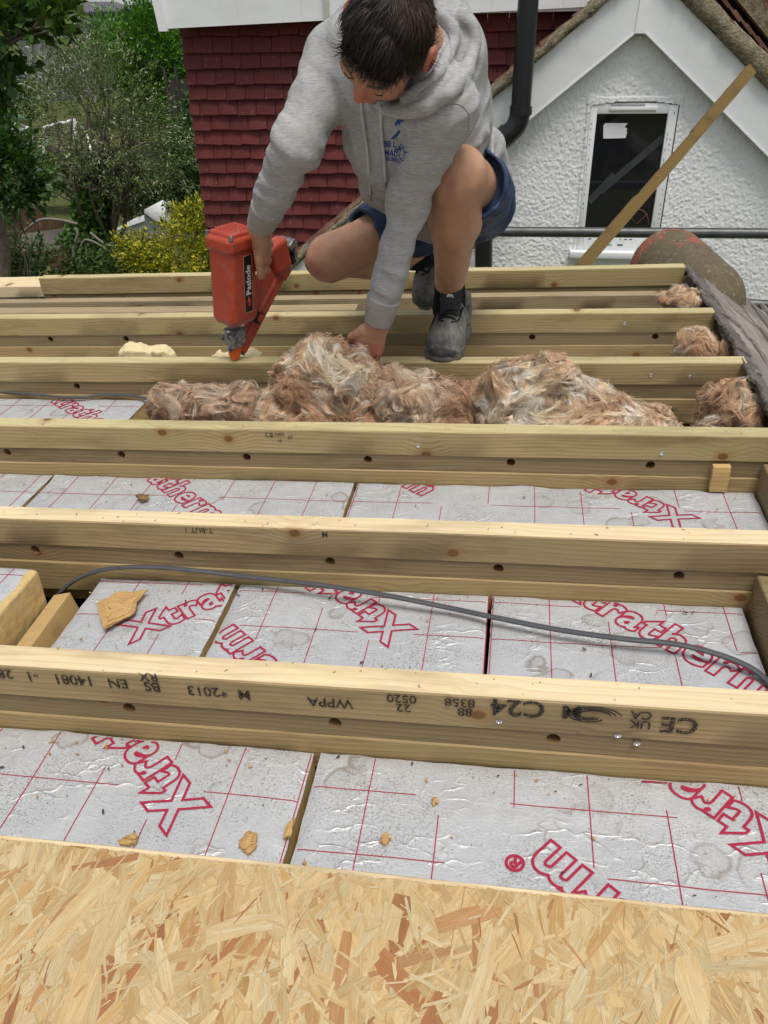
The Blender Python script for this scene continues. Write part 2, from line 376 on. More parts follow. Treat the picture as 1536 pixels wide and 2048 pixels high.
J7 = joist('roof_joist', 'farthest joist, shortened at its left end, level with the garden behind', 2.888, -1.81, .584, std, [], topH=.064, lowH=.03, midH=.02)
# lower framing seen between the last two joists
t = empty('framing_timber', (XL, 2.775, GZ*XL-.058), (0, TILT, 0), label='low sawn timber with a pinkish planed top just in front of the farthest joist', cat='timber', group='low framing timbers at the back of the roof')
beam(2.86, .05, .045, 31).build('timber', W_GREY, t, smooth=True)
t = empty('framing_timber', (XL, 2.662, GZ*XL-.062), (0, TILT, 0), label='short low timber before the pinkish one, ending behind the nail gun', cat='timber', group='low framing timbers at the back of the roof')
beam(1.78, .05, .06, 33).build('timber', W_GREY, t, smooth=True)
t = empty('framing_timber', (XL, 2.96, GZ*XL-.05), (0, TILT, 0), label='pale board lying lower than the farthest joist and sticking out past its left end', cat='timber', group='low framing timbers at the back of the roof')
beam(2.84, .045, .14, 35).build('timber', W_FRESH, t, smooth=True)
# first joist carrying the board deck
t = empty('roof_joist', (XL, .479, GZ*XL-.001), (0, TILT, 0), label='joist under the edge of the strand board, only its pale top lip showing', cat='joist', group='roof joists laid across the flat roof')
beam(XR-XL, .16, .047, 41).build('top_batten', W_FRESH, t, smooth=True)
# fresh planed capping of the two nearest joists
def cap(J, Y, sd_):
    b_ = beam(XR-XL, .0022, .0475, sd_, seg=.1); 
# rim board at the right-hand end, running away from the viewer
t = empty('rim_timber', (.60, .30, GZ*.60-.004), (0, 0, 0), label='dark edged rim timber closing the joist ends on the right', cat='timber')
mb = MB(); mb.box((.022, .72, -.105), (.04, 1.42, .11), bev=.002); mb.build('rim_board', W_MID, t, smooth=True)
for i, (y, x) in enumerate(((.848, .447), (1.243, .549), (1.649, .557))):
    t = empty('end_trimmer', (x, y, GZ*x-.062), (0, 0, 0), label=['trimmer block closing the right end of the bay crossed by the long cable', 'trimmer block just right of the upright packer, behind the muddy foil board', 'trimmer block mostly hidden behind the wool at the right end of the wool bay'][i], cat='timber', group='trimmers closing the bays on the right')
    Lb = (1.193, 1.598, 2.010)[i]-y
    bb = beam(Lb-.001, .11, .038, 50+i); bb.v = [(p[1], p[0]+.0005, p[2]) for p in bb.v]
    bb.build('block', W_MID, t, smooth=True)
# packer
p0 = at(1415, 985, 1.583)
t = empty('timber_packer', (.4665, 1.590, -.076), (math.radians(4), math.radians(-3), 0), label='small upright pale offcut standing against the third joist on the right', cat='offcut')
mb = MB(); mb.box((0, 0, 0), (.036, .014, .064), bev=.0012); mb.build('block', wood('packer_pine', (.66, .45, .19), (.42, .26, .09)), t, smooth=True)

# stamped grading marks (upside down on the near faces)
def stamp(parent, body, x_end, z_top, size, rot180=True, bold=.012, label=None, mirror=False, yoff=-.0022):
    v, f = text_mesh(body, size, bold=bold)
    o_ = parent.location; out = []
    for x, y, z in v:
        if rot180: out.append((x_end-o_.x-x, yoff, z_top+y*-1-0.0) if not mirror else (0, 0, 0))
        else: out.append((x_end-o_.x+x, yoff, z_top+y))
    return mesh_obj('stamp_mark', out, f, M_INK, parent)
# text runs right to left, heads down: origin at its right-hand end, baseline at the top
def sx(px): return at(px, 1390+.065*px-.0, .797).x
for tx, px_, zt, sz, bo in (('CE', 1392, -.012, .040, .025), ('UK', 1298, -.022, .020, .03), ('CA', 1298, -.005, .020, .03), ('M', 1160, -.004, .034, .03), ('C24', 1088, .0005, .043, .02), ('88', 945, -.021, .021, .02), ('8358', 950, -.004, .021, .02),
        ('22', 823, -.021, .021, .02), ('0520', 835, -.004, .021, .02), ('WPPA', 708, -.020, .024, .02), ('M', 507, -.016, .025, .02), ('*2013', 460, -.014, .025, .02), ('BS', 330, -.012, .025, .02), ('RX', 330, .006, .022, .02), ('EN', 267, -.010, .025, .02), ('14081', 200, -.009, .026, .02), ('-1', 92, -.008, .026, .02), ('28', 42, -.006, .026, .02)):
    stamp(J1, tx, sx(px_), zt, sz, bold=bo)
# swirl emblem of the grading stamp
mb = MB()
for rr in (.012, .0165, .022):
    pts = [(sx(1192)-J1.location.x+rr*1.35*math.cos(a)-.003*a, -.0024, -.016+rr*.62*math.sin(a)) for a in np.linspace(0, 5.6, 30)]
    mb.tube(pts, .0009, 6)
mb.build('stamp_mark', M_INK, J1)
stamp(J3, 'CE', -.535, -.018, .017, rot180=False, bold=.02); stamp(J3, '0402', -.512, -.014, .012, rot180=False); stamp(J3, '16', -.508, -.030, .012, rot180=False); stamp(J3, '07', -.482, -.022, .012, rot180=False)
stamp(J2, 'T-BUT 1', -.52, -.004, .016); stamp(J2, 'M', -.30, -.004, .016)
stamp(J4, '0402', .37, -.13, .013, rot180=False, yoff=-.0022); stamp(J4, '16', .40, -.118, .013, rot180=False, yoff=-.0022); stamp(J4, '15:43', .415, -.132, .013, rot180=False, yoff=-.0022)

# ================================================================== insulation boards
def foil_material():
    m = NM('foil_facing'); c = m.coord(); oi = m.node('ObjectInfo').outputs['Random']
    off = m.node('CombineXYZ'); m.put(off.inputs[0], m.math('MULTIPLY', oi, 50.)); m.put(off.inputs[1], m.math('MULTIPLY', oi, 23.)); p = m.vmath('ADD', c, off.outputs[0])
    base = m.mix(m.noise(p, 7, 3), (.52, .535, .55), (.64, .655, .67))
    gr = m.noise(p, 330, 3, .7); base = m.mix(m.ramp(gr, [(.42, 0.), (.62, .25)]), base, (.40, .41, .42))
    # rings and pools left by dried rain
    ps = m.vmath('ADD', p, m.math('MULTIPLY', m.noise(p, 30, 3), .03)); v = m.vor(ps, 13.)
    big = m.noise(p, 5., 3, .6); reg = m.ramp(big, [(.47, 0.), (.6, 1.)])
    ring = m.ramp(v, [(.20, .15), (.3, .3), (.345, 1.), (.39, 0.)])
    base = m.mix(m.math('MULTIPLY', m.math('MULTIPLY', ring, reg), .8), base, (.27, .23, .18))
    sp = m.ramp(m.noise(p, 330, 4, .75), [(.53, 0.), (.62, .85)]); rg = m.ramp(m.noise(p, 8, 5, .7), [(.44, .03), (.62, .95)])
    base = m.mix(m.math('MULTIPLY', sp, rg), base, (.13, .105, .08))
    sp2 = m.ramp(m.vor(p, 85.), [(.05, .9), (.1, 0.)]); base = m.mix(m.math('MULTIPLY', sp2, m.ramp(m.noise(p, 14, 2), [(.45, 0.), (.6, 1.)])), base, (.06, .05, .04))
    # creases
    pd = m.vmath('ADD', m.map(p, (.8, 1.8, 1)), m.vmath('SCALE', m.noise(p, 10, 3, .6, out='Color')))
    m.n[-1]; pd.node.inputs[1].links[0].from_node.inputs['Scale'].default_value = .11
    e = m.vor(pd, 17., 'DISTANCE_TO_EDGE'); cr = m.ramp(e, [(0, 1.), (.035, .35), (.09, 0.)])
    msk = m.ramp(m.noise(p, 9, 3, .6), [(.5, 0.), (.66, 1.)]); h = m.math('MULTIPLY', cr, msk)
    h2 = m.noise(p, 26, 4, .6)
    nb = m.bump(h, .8, .0028); nb = m.bump(m.ramp(m.noise(m.map(p, (12, 30, 1), rot=(0, 0, .5)), 1.5, 3, .6, 1.5), [(.46, 0.), (.52, 1.), (.58, 0.)]), .22, .0012, nb); nb = m.bump(h2, .4, .003, nb); nb = m.bump(gr, .35, .0008, nb)
    base = m.mix(m.math('MULTIPLY', h, .35), base, (.78, .78, .78))
    return m.out(base, m.ramp(m.noise(p, 40, 3), [(.3, .34), (.7, .56)]), nb, .30, .5)
FOIL = foil_material()
PUR = plain('yellow_foam', (.58, .42, .19), .9, var=.12, sc=60, bump=.5)
RED = NM('red_print'); RED = RED.out((.38, .02, .06), .5)
def foil_h(x, y, sd_):
    p = Vector((x, y, sd_*3.7)); return .0022*mnoise.noise(p*7)+.0010*mnoise.noise(p*21)
def text_w(s_): v, f = text_mesh(s_, .088, bold=.042, outline=.0038, space=1.1); return v[:, 0].max()
def board(label, x0, x1, y0, y1, z, sd_, texts=(), edge_up=None, lines=True, thick=.10, grid0=(0, 0), tilt=0, gap_band=.055):
    """foil faced board; texts = (baseline start x, y, degrees, string)"""
    cx, cy = (x0+x1)/2, (y0+y1)/2; t = empty('insulation_board', (cx, cy, GZ*cx+z), (0, TILT+tilt, 0), label=label, cat='insulation board', group='foil faced boards between the joists')
    W, D = x1-x0, y1-y0; nx, ny = int(W/.012)+1, int(D/.012)+1
    def hh(x, y):
        e = min(W/2-abs(x), D/2-abs(y)); k = foil_h(x+cx, y+cy, sd_)
        if e < .012: k -= .004*(1-e/.012)**2
        if edge_up and y > D/2-.03: k += edge_up*max(0, mnoise.noise(Vector((x*9, sd_, 0)))+.1)*((y-(D/2-.03))/.03)**2
        return k
    v = []; f = []
    for j in range(ny+1):
        for i in range(nx+1):
            x, y = -W/2+W*i/nx, -D/2+D*j/ny; jx = .0018*mnoise.noise(Vector((x*30, y*30, sd_))) if i in (0, nx) or j in (0, ny) else 0
            v.append((x+jx, y+jx, hh(x, y)))
    for j in range(ny):
        for i in range(nx): a = j*(nx+1)+i; f.append((a, a+1, a+nx+2, a+nx+1))
    mb = MB(); mb.box((0, 0, -thick/2-.0058), (W-.003, D-.003, thick), bev=.001); mb.build('foam_core', PUR, t)
    # print: a 100 mm grid with gaps where the lettering crosses it
    segs = []
    texts = [(q+(.088,))[:5] if len(q) < 5 or not isinstance(q[4], str) else (q[0]-text_w(q[3])*math.cos(math.radians(q[2])), q[1]-text_w(q[3])*math.sin(math.radians(q[2])), q[2], q[3], .088) for q in texts]
    for (sx, sy, an, s_, _sz) in texts:
        a = math.radians(an); segs.append((Vector((sx-cx, sy-cy)), Vector((math.cos(a), math.sin(a))), .012+.067*len(s_)))
    def near(x, y):
        for s0, d, Ls in segs:
            q = Vector((x, y))-s0; u = q.dot(d); n_ = q.dot(Vector((-d.y, d.x)))
            if -.012 < u < Ls and -.008 < n_ < .074: return True
        return False
    mb = MB(); st = .008
    def strip(a, b_, ax):
        n = max(1, int(abs(b_-a)/st)); return [a+(b_-a)*k/n for k in range(n+1)]
    gx = grid0[0]+math.ceil((x0-grid0[0])/.1)*.1
    while gx < x1 and lines:
        ys = strip(-D/2+.004, D/2-.004, 1)
        for a, b_ in zip(ys[:-1], ys[1:]):
            if near(gx-cx, (a+b_)/2): continue
            wd = .00075; mb.add([(gx-cx-wd, a, hh(gx-cx, a)+.0008), (gx-cx+wd, a, hh(gx-cx, a)+.0008), (gx-cx+wd, b_, hh(gx-cx, b_)+.0008), (gx-cx-wd, b_, hh(gx-cx, b_)+.0008)], [(0, 1, 2, 3)])
        gx += .1
    gy = grid0[1]+math.ceil((y0-grid0[1])/.1)*.1
    while gy < y1 and lines:
        xs = strip(-W/2+.004, W/2-.004, 0)
        for a, b_ in zip(xs[:-1], xs[1:]):
            if near((a+b_)/2, gy-cy): continue
            wd = .0007; mb.add([(a, gy-cy-wd, hh(a, gy-cy)+.0008), (b_, gy-cy-wd, hh(b_, gy-cy)+.0008), (b_, gy-cy+wd, hh(b_, gy-cy)+.0008), (a, gy-cy+wd, hh(a, gy-cy)+.0008)], [(0, 1, 2, 3)])
        gy += .1
    nf = len(f); n0 = len(v); fc = mesh_obj('foil_facing', v+mb.v, f+[tuple(i+n0 for i in q) for q in mb.f], None, t, mats=[FOIL, RED], mi=[0]*nf+[1]*len(mb.f)); fc.data.polygons.foreach_set('use_smooth', np.ones(len(fc.data.polygons), bool))
    for (sx, sy, an, s_, sz_) in texts:
        tv, tf = text_mesh(s_, sz_, bold=.042 if sz_ > .05 else 0, outline=.0038 if sz_ > .05 else .0022, space=1.1)
        R_ = Matrix.Rotation(math.radians(an), 2); bm = bmesh.new()
        vs = [bm.verts.new(((R_@Vector((p[0], p[1]))).x+sx-cx, (R_@Vector((p[0], p[1]))).y+sy-cy, p[2]*.12)) for p in tv]
        for q in tf:
            try: bm.faces.new([vs[i] for i in q])
            except ValueError: pass
        for co, no in (((W/2-.005, 0, 0), (1, 0, 0)), ((-W/2+.005, 0, 0), (-1, 0, 0)), ((0, D/2-.005, 0), (0, 1, 0)), ((0, -D/2+.005, 0), (0, -1, 0))):
            bmesh.ops.bisect_plane(bm, geom=bm.verts[:]+bm.edges[:]+bm.faces[:], plane_co=co, plane_no=no, clear_outer=True)
        if not bm.faces: bm.free(); continue
        bmesh.ops.subdivide_edges(bm, edges=[e for e in bm.edges if e.calc_length() > .014], cuts=2)
        bm.verts.index_update()
        V = [(p.co.x, p.co.y, p.co.z+hh(p.co.x, p.co.y)+.0013) for p in bm.verts]; F = [[p.index for p in q.verts] for q in bm.faces]; bm.free()
        mesh_obj('printed_lettering', V, F, RED, t)
    return t
X9 = 'Xtratherm'; R_ = '\u00ae'
def tstart(px, py, an, adv, up=0, z=-.13):      # start of a line of text that puts the point at px,py at distance adv along it
    q = ad(px, py, z); a = math.radians(an); return q.x-adv*math.cos(a)+up*math.sin(a), q.y-adv*math.sin(a)-up*math.cos(a)
ZB = -.130
board('nearest foil board left of the seam, with upside down lettering', -1.16, -.245, .53, .797, ZB, 1, [(*tstart(412, 1612, 140, 0), 140, X9)], edge_up=.004, grid0=(-.648, .708))
board('most stained foil board nearest the strand board on the right, ending in a registered mark', -.235, .57, .53, .797, ZB, 2, [(*tstart(1617, 1698, 140, -.0), 140, X9), (*tstart(1096, 1682, 140, 0, .0), 140, X9, 'end'), (*tstart(1056, 1728, 140, 0), 140, R_, .032)], edge_up=.005, grid0=(-.052, .634))
board('foil board under the splintered wood chip, lettering rising to the right', -.772, -.492, .85, 1.193, ZB, 3, [(*tstart(265, 1283, 43, 0, 0), 43, X9), (-.99, .99, 43, X9)], edge_up=.003, grid0=(-.685, 1.08))
board('middle foil board crossed by the grey cable', -.482, -.005, .85, 1.193, ZB, 4, [(*tstart(826, 1257, 140, 0), 140, X9), (*tstart(462, 1250, 140, 0, 0), 140, X9, 'end')], edge_up=.004, grid0=(-.105, 1.07))
board('right foil board under the grey cable, lettering falling to the right', .002, .437, .85, 1.193, ZB, 5, [(*tstart(1150, 1200, -40, .055, .0), -40, X9)], edge_up=.003, grid0=(.104, 1.07))
board('foil board peeping out at the far left of the second bay back', -1.9, -1.094, 1.25, 1.598, ZB, 6, [(-1.75, 1.5, -40, X9)], edge_up=.004, grid0=(-1.02, 1.51))
board('foil board with water stains and a brown leaf scrap, lettering falling to the right', -1.086, -.332, 1.25, 1.598, ZB, 7, [(*tstart(262, 935, -40, .05), -40, X9)], edge_up=.006, grid0=(-1.02, 1.51))
board('long muddy foil board with a torn back edge beside the packer', -.324, .545, 1.25, 1.598, ZB, 8, [(*tstart(1392, 1035, 140, 0), 140, X9), (*tstart(846, 992, -40, 0, .0), -40, X9, 'end'), (*tstart(846, 968, -40, 0), -40, R_, .032)], edge_up=.008, grid0=(-.02, 1.51))
board('pale foil board left of the wool heaps, faded lettering', -1.9, -1.01, 1.66, 2.003, -.106, 9, [(*tstart(90, 795, -38, .0, 0, -.106), -38, X9)], grid0=(-1.3, 1.95))
board('foil board mostly hidden under the wool heaps', -.97, .50, 1.66, 2.0, -.175, 10, [], grid0=(-1.3, 1.95))
board('narrow strip of foil board showing between the fourth and fifth joists', -1.9, .50, 2.065, 2.403, -.150, 11, [], grid0=(-1.3, 2.2), edge_up=.004)
board('foil board tucked at the very back, its torn white edge just showing', -1.9, .4, 2.46, 2.65, -.08, 12, [], edge_up=.006)
# loose board end standing proud at the left of the cable bay
t = board('loose foil board lifted at the far left, showing its cut yellow end', -1.5, -.862, .85, 1.125, -.055, 13, [], thick=.085, tilt=math.radians(1.5), grid0=(-1.2, 1.0))
sdf_obj('torn_end', lambda P: sd_box(P, (.319, 0, -.045), (.02, .268, .088), rad=.004)+.0016*vn(P, 26, 3, 2), (.29, -.15, -.10), (.34, .15, .006), .003, PUR, t)
# packing lath stood on edge beside it
t = empty('sawn_lath', (-.812, .995, -.205), (0, math.radians(-14), math.radians(2)), label='sawn lath end standing on edge between the loose board and its neighbour', cat='timber')
mb = MB(); mb.box((0, 0, 0), (.036, .285, .085), bev=.001); mb.build('lath', wood('lath_pine', (.60, .42, .19), (.40, .25, .09), kn=0, ring=90), t)
# underside closing the bays (dark ceiling boards below the insulation)
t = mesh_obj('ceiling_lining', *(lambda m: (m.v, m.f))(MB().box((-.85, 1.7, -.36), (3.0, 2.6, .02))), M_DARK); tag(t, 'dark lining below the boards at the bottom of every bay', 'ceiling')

# ================================================================== strand board deck
OSBW = NM('strand_wood'); _c = OSBW.node('Attribute', attribute_name='col').outputs['Color']; _uv = OSBW.coord('UV')
_g = OSBW.noise(OSBW.map(_uv, (3, 95, 1)), 1., 4, .7); _g2 = OSBW.noise(OSBW.map(_uv, (1.2, 13, 1)), 1., 2, .5)
_cc = OSBW.mix(OSBW.ramp(_g, [(.40, 0.), (.66, .7)]), _c, OSBW.mix(1., _c, (.62, .50, .36), 'MULTIPLY'))
_cc = OSBW.mix(OSBW.ramp(_g2, [(.45, 0.), (.68, .6)]), _cc, OSBW.mix(1., _c, (.80, .62, .40), 'MULTIPLY'))
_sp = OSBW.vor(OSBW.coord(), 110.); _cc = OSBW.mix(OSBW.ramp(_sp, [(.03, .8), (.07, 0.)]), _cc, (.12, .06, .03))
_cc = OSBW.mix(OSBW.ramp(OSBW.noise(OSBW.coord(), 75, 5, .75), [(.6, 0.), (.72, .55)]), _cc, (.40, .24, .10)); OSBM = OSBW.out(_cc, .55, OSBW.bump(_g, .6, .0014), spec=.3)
t = empty('strand_board', (-.6, .3, GZ*-.6+.018), (0, TILT, 0), label='strand board deck sheet with coarse golden flakes in the foreground', cat='board')
ox0, ox1, oy0, oy1 = -.75, 1.25, -.28, .2075
mb = MB(); mb.box(((ox0+ox1)/2, (oy0+oy1)/2, -.0092), (ox1-ox0, oy1-oy0, .017)); mb.build('board_core', plain('strand_core', (.50, .33, .14), .8, var=.3, sc=120, bump=.4), t)
V = []; F = []; UV = []; CC = []
r2 = random.Random(11); PALK = .74; pal = [((.82, .62, .32), 32), ((.85, .67, .37), 28), ((.77, .55, .27), 16), ((.87, .71, .43), 12), ((.70, .46, .20), 6), ((.64, .37, .17), 8), ((.52, .25, .11), 4.5), ((.84, .70, .42), 10)]
NF = 7600
bx0, bx1, by0, by1 = -.1, 1.12, -.05, oy1
for i in range(NF):
    late = i/NF
    if late < .45 or r2.random() < .05: L_, W_ = r2.uniform(.045, .115), r2.uniform(.012, .032)
    elif late < .80: L_, W_ = r2.uniform(.02, .085), r2.choice([r2.uniform(.003, .009), r2.uniform(.006, .016), r2.uniform(.010, .026)])
    else: L_, W_ = r2.uniform(.007, .045), r2.uniform(.0009, .004)
    cx, cy = r2.uniform(bx0, bx1), r2.uniform(by0-.03, by1); an = math.radians(r2.gauss(78, 34)) if r2.random() < .85 else r2.uniform(0, math.pi)
    d = Vector((math.cos(an), math.sin(an))); n_ = Vector((-d.y, d.x)); K = 5 if W_ > .006 else 3
    tp = r2.uniform(.35, 1); tp2 = r2.uniform(.35, 1); bend = r2.uniform(-.06, .06)*L_
    up, lo_ = [], []
    for k in range(K+1):
        u = k/K-.5; wv = W_/2*(tp+(1-tp)*min(1, (u+.5)*3))*(tp2+(1-tp2)*min(1, (.5-u)*3))*r2.uniform(.86, 1.08); be = bend*math.sin((u+.5)*math.pi)
        j1, j2 = r2.uniform(-.0025, .0025), r2.uniform(-.0025, .0025)
        a = Vector((cx, cy))+d*(u*L_+(j1 if k in (0, K) else 0))+n_*(wv+be); c = Vector((cx, cy))+d*(u*L_+(j2 if k in (0, K) else 0))+n_*(-wv+be)
        up.append((a, u)); lo_.append((c, u))
    ptsl = up+lo_[::-1]
    ov = max(p.y for p, _ in ptsl)-by1+r2.uniform(-.0006, .001)
    if ov > 0: ptsl = [(Vector((p.x, p.y-ov)), u) for p, u in ptsl]; cy -= ov
    z = .0001+.0021*late**.75+r2.uniform(0, .0003); tz = r2.uniform(-.004, .004); tw = r2.uniform(-.012, .012)
    base = len(V); c = r2.choices([p[0] for p in pal], [p[1] for p in pal])[0]; k_ = r2.uniform(.86, 1.1)*PALK; u0 = r2.uniform(0, 50)
    for q, (p, u) in enumerate(ptsl):
        s_ = (p-Vector((cx, cy))).dot(n_); V.append((p.x, p.y, z+tz*u*L_+tw*s_)); CC.append((c[0]*k_, c[1]*k_, c[2]*k_, 1))
    n = len(ptsl)
    for k in range(K): F.append((base+k, base+k+1, base+n-2-k, base+n-1-k)); 
    for k in range(K):
        for q in (k, k+1, n-2-k, n-1-k):
            p, u = ptsl[q]; s_ = (p-Vector((cx, cy))).dot(n_); UV += [u0+u*L_*10, u0*3+s_*10]
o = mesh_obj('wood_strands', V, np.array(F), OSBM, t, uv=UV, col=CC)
# ================================================================== buildings
M_RENDER = NM('white_roughcast'); _c = M_RENDER.coord(); _n = M_RENDER.noise(_c, 70, 3, .6); _v = M_RENDER.vor(M_RENDER.vmath('ADD', _c, M_RENDER.vmath('SCALE', M_RENDER.noise(_c, 40, 2, .5, out='Color'))), 75., 'SMOOTH_F1')
_h = M_RENDER.math('ADD', _n, M_RENDER.math('MULTIPLY', _v, -.9))
_st = M_RENDER.ramp(M_RENDER.noise(_c, 3.5, 5, .65), [(.35, 0.), (.75, .35)])
M_RENDER = M_RENDER.out(M_RENDER.mix(_st, (.84, .85, .855), (.64, .65, .64)), .85, M_RENDER.bump(_h, .25, .004))
def board_paint(name, col=(.78, .80, .81)):
    m = NM(name); c = m.coord(); n = m.noise(m.map(c, (1, 1, 2.2)), 2.5, 5, .65); n2 = m.noise(m.map(c, (9, 9, 1.5)), 2., 3, .6)
    cc = m.mix(m.ramp(n, [(.45, 0.), (.75, .45)]), col, (.56, .56, .52)); cc = m.mix(m.ramp(n2, [(.62, 0.), (.8, .35)]), cc, (.42, .42, .36))
    cc = m.mix(m.ramp(m.vor(c, 14.), [(.02, .6), (.05, 0.)]), cc, (.3, .31, .27))
    return m.out(cc, .42, None, spec=.4)
M_PAINT = board_paint('white_painted_board'); M_UPVC = plain('white_upvc', (.80, .81, .82), .35, var=.03)
M_MOSS = NM('mossy_mortar'); _c = M_MOSS.coord(); _n = M_MOSS.noise(_c, 22, 5, .7); _n2 = M_MOSS.noise(_c, 80, 3, .7)
_k = M_MOSS.ramp(_n, [(.3, (.10, .085, .045)), (.48, (.20, .165, .10)), (.62, (.27, .24, .17)), (.75, (.13, .12, .06))])
_k = M_MOSS.mix(M_MOSS.ramp(_n2, [(.55, 0.), (.68, .8)]), _k, (.42, .40, .33)); M_MOSS = M_MOSS.out(_k, .95, M_MOSS.bump(_n2, .9, .012, M_MOSS.bump(_n, .8, .02)))
M_GLASS = NM('dark_window_glass'); M_GLASS.b.inputs['Transmission Weight'].default_value = .0
M_GLASS = M_GLASS.out((.012, .013, .015), .04, None, spec=.45)
M_BLACK = plain('black_pipe_plastic', (.012, .013, .015), .32, var=.2, spec=.5)
M_TILE = NM('painted_red_tile'); _c = M_TILE.node('Attribute', attribute_name='col').outputs['Color']; _o = M_TILE.coord()
_c = M_TILE.mix(M_TILE.ramp(M_TILE.noise(_o, 9, 4, .6), [(.35, .0), (.75, .45)]), _c, (.095, .017, .017))
_c = M_TILE.mix(M_TILE.ramp(M_TILE.noise(M_TILE.map(_o, (14, 14, 5)), 1.5, 5, .75), [(.6, 0.), (.78, .55)]), _c, (.26, .12, .11))
_c = M_TILE.mix(M_TILE.ramp(M_TILE.vor(_o, 26.), [(.04, .7), (.09, 0.)]), _c, (.42, .26, .23)); M_TILE = M_TILE.out(_c, .62, M_TILE.bump(M_TILE.noise(_o, 60, 3), .3, .004))
M_BROWN = plain('old_clay_roof_tile', (.16, .085, .055), .85, var=.4, sc=12, bump=.5)

# red tile-hung dormer
YR = 5.35; KR = YR/7
t = empty('tile_hung_dormer', (-.9, YR+.1, -.9), label='dark red tile hung dormer wall under a white fascia, behind the worker', cat='building')
r3 = random.Random(3); V = []; F = []; CC = []
gauge, wd = .1095, .158; z = CAMH+(.74-CAMH)*KR; gauge *= KR; wd *= KR; row = 0
while z > -1.9:
    x = -2.665*KR+.004*math.sin(row*2.2); first = True
    while x < .50:
        w_ = wd*.55 if (first and row % 2) else wd; first = False
        g = .0015; t0 = r3.uniform(-.003, .003); zb = z-gauge+r3.uniform(-.004, .004); lift = r3.uniform(0, .007); rt = r3.uniform(-.003, .003); cv = r3.uniform(.0, .006)
        n = len(V); zt = z+.035
        for k in range(5):                                # slightly cambered tile, 5 columns across
            u = k/4; xx = x+g+(w_-2*g)*u; c_ = cv*4*u*(1-u)
            V += [(xx, YR-.004, zt), (xx, YR-.036-lift-c_, zb+rt*(u-.5)*2), (xx, YR-.021-lift-c_, zb-.001+rt*(u-.5)*2)]
        for k in range(4):
            a = n+3*k; F += [(a, a+1, a+4, a+3), (a+1, a+2, a+5, a+4)]
        F += [(n, n+2, n+1), (n+12, n+13, n+14)]
        s_ = r3.uniform(.8, 1.15); CC += [(.115*s_, .020*s_, .018*s_, 1)]*15
        x += w_
    z -= gauge; row += 1
V = [(a+.9, b_-YR-.1, c_+.9) for a, b_, c_ in V]
mesh_obj('hung_tiles', V, F, M_TILE, t, col=CC)
mb = MB(); mb.box((.17, 1.22, -.6), (2.50, 2.6, 4.4)); mb.build('side_wall', plain('dark_brick_side', (.12, .05, .04), .9), t)
f0, f1 = at(338, 57, YR-.08), at(1162, 19.5, YR-.08)
mb = MB(); zt = 1.6
pl_ = [Vector((f0.x, 0, f0.z)), Vector((f1.x+.22, 0, f1.z+.018)), Vector((f1.x+.22, 0, zt)), Vector((f0.x-.08, 0, zt))]
mb.prism([Vector((p.x+.9, -.26, p.z+.9)) for p in pl_], (0, .022, 0)); mb.build('fascia_board', M_PAINT, t)
mb = MB(); mb.prism([Vector((p.x+.9, 0, p.z+.9)) for p in (Vector((f0.x-.02, 0, f0.z-.012)), Vector((f0.x+.028, 0, f0.z-.012)), Vector((f0.x-.05, 0, zt)), Vector((f0.x-.11, 0, zt)))], (0, .03, 0))
mb.v = [(a, b_-.29, c_) for a, b_, c_ in mb.v]; mb.build('corner_trim', M_UPVC, t)
sj = at(666, 20, YR); mb = MB(); mb.box((sj.x+.9, -.272, .9+.97), (.026, .02, .5)); mb.build('joint_cover', plain('stained_trim', (.50, .51, .44), .6), t)
mb = MB(); mb.box((.16, -.12, .9+.765), (2.5, .25, .02)); mb.build('soffit', M_PAINT, t)
mb = MB(); mb.box((.1, 1.1, 2.55), (2.9, 2.9, .08)); mb.build('flat_roof', plain('felt_roof', (.10, .10, .10), .9), t)

# white gable
YG = 4.8
t = empty('white_gable', (.5, YG, -.5), label='white roughcast gable end with broad white bargeboards', cat='building')
def G(px, py, dy=0): q = at(px, py, YG); return Vector((q.x-.5, dy, q.z+.5))
ap = Vector((.548-.5, 0, .69+.5)); mL, mR = .753, .795
zb = -3.5
# wall with window hole: outline built as strips
wx0, wx1, wz0, wz1 = .352-.5, .794-.5, -.40+.5, .335+.5
def lim(x): return min(ap.z-(ap.x-x)*mL, ap.z-(x-ap.x)*mR)
V, F = [], []
xg = np.arange(-1.05, 1.35, .0046); zg = np.arange(-.75, 1.3, .0046); X, Zz = np.meshgrid(xg, zg, indexing='ij')
PP = np.stack([X.ravel(), np.zeros(X.size), Zz.ravel()], 1)
hgt = np.maximum(vn(PP, 112, 5), -.3)*.0030+np.maximum(vn(PP, 190, 8), -.1)*.0022+vn(PP, 5, 3)*.002
lm = np.minimum(ap.z-(ap.x-X)*mL, ap.z-(X-ap.x)*mR)+.06
inside = (X > wx0) & (X < wx1) & (Zz > wz0) & (Zz < wz1+.02*(1-((X-(wx0+wx1)/2)/((wx1-wx0)/2))**2))
ok = (Zz < lm) & ~inside; idx = np.arange(X.size).reshape(X.shape)
q = ok[:-1, :-1] & ok[1:, :-1] & ok[1:, 1:] & ok[:-1, 1:]
F = np.stack([idx[:-1, :-1][q], idx[1:, :-1][q], idx[1:, 1:][q], idx[:-1, 1:][q]], 1); PP[:, 1] = -hgt-.002
ed = (np.abs(X-wx0) < .016) | (np.abs(X-wx1) < .016) | (np.abs(Zz-wz1-.01) < .03); ed &= (X > wx0-.02) & (X < wx1+.02) & (Zz > wz0-.02) & (Zz < wz1+.05)
PP[:, 1] = np.where(ed.ravel(), PP[:, 1]-.006, PP[:, 1])
mesh_obj('wall', PP, F, M_RENDER, t, smooth=True)
V = []; F = []
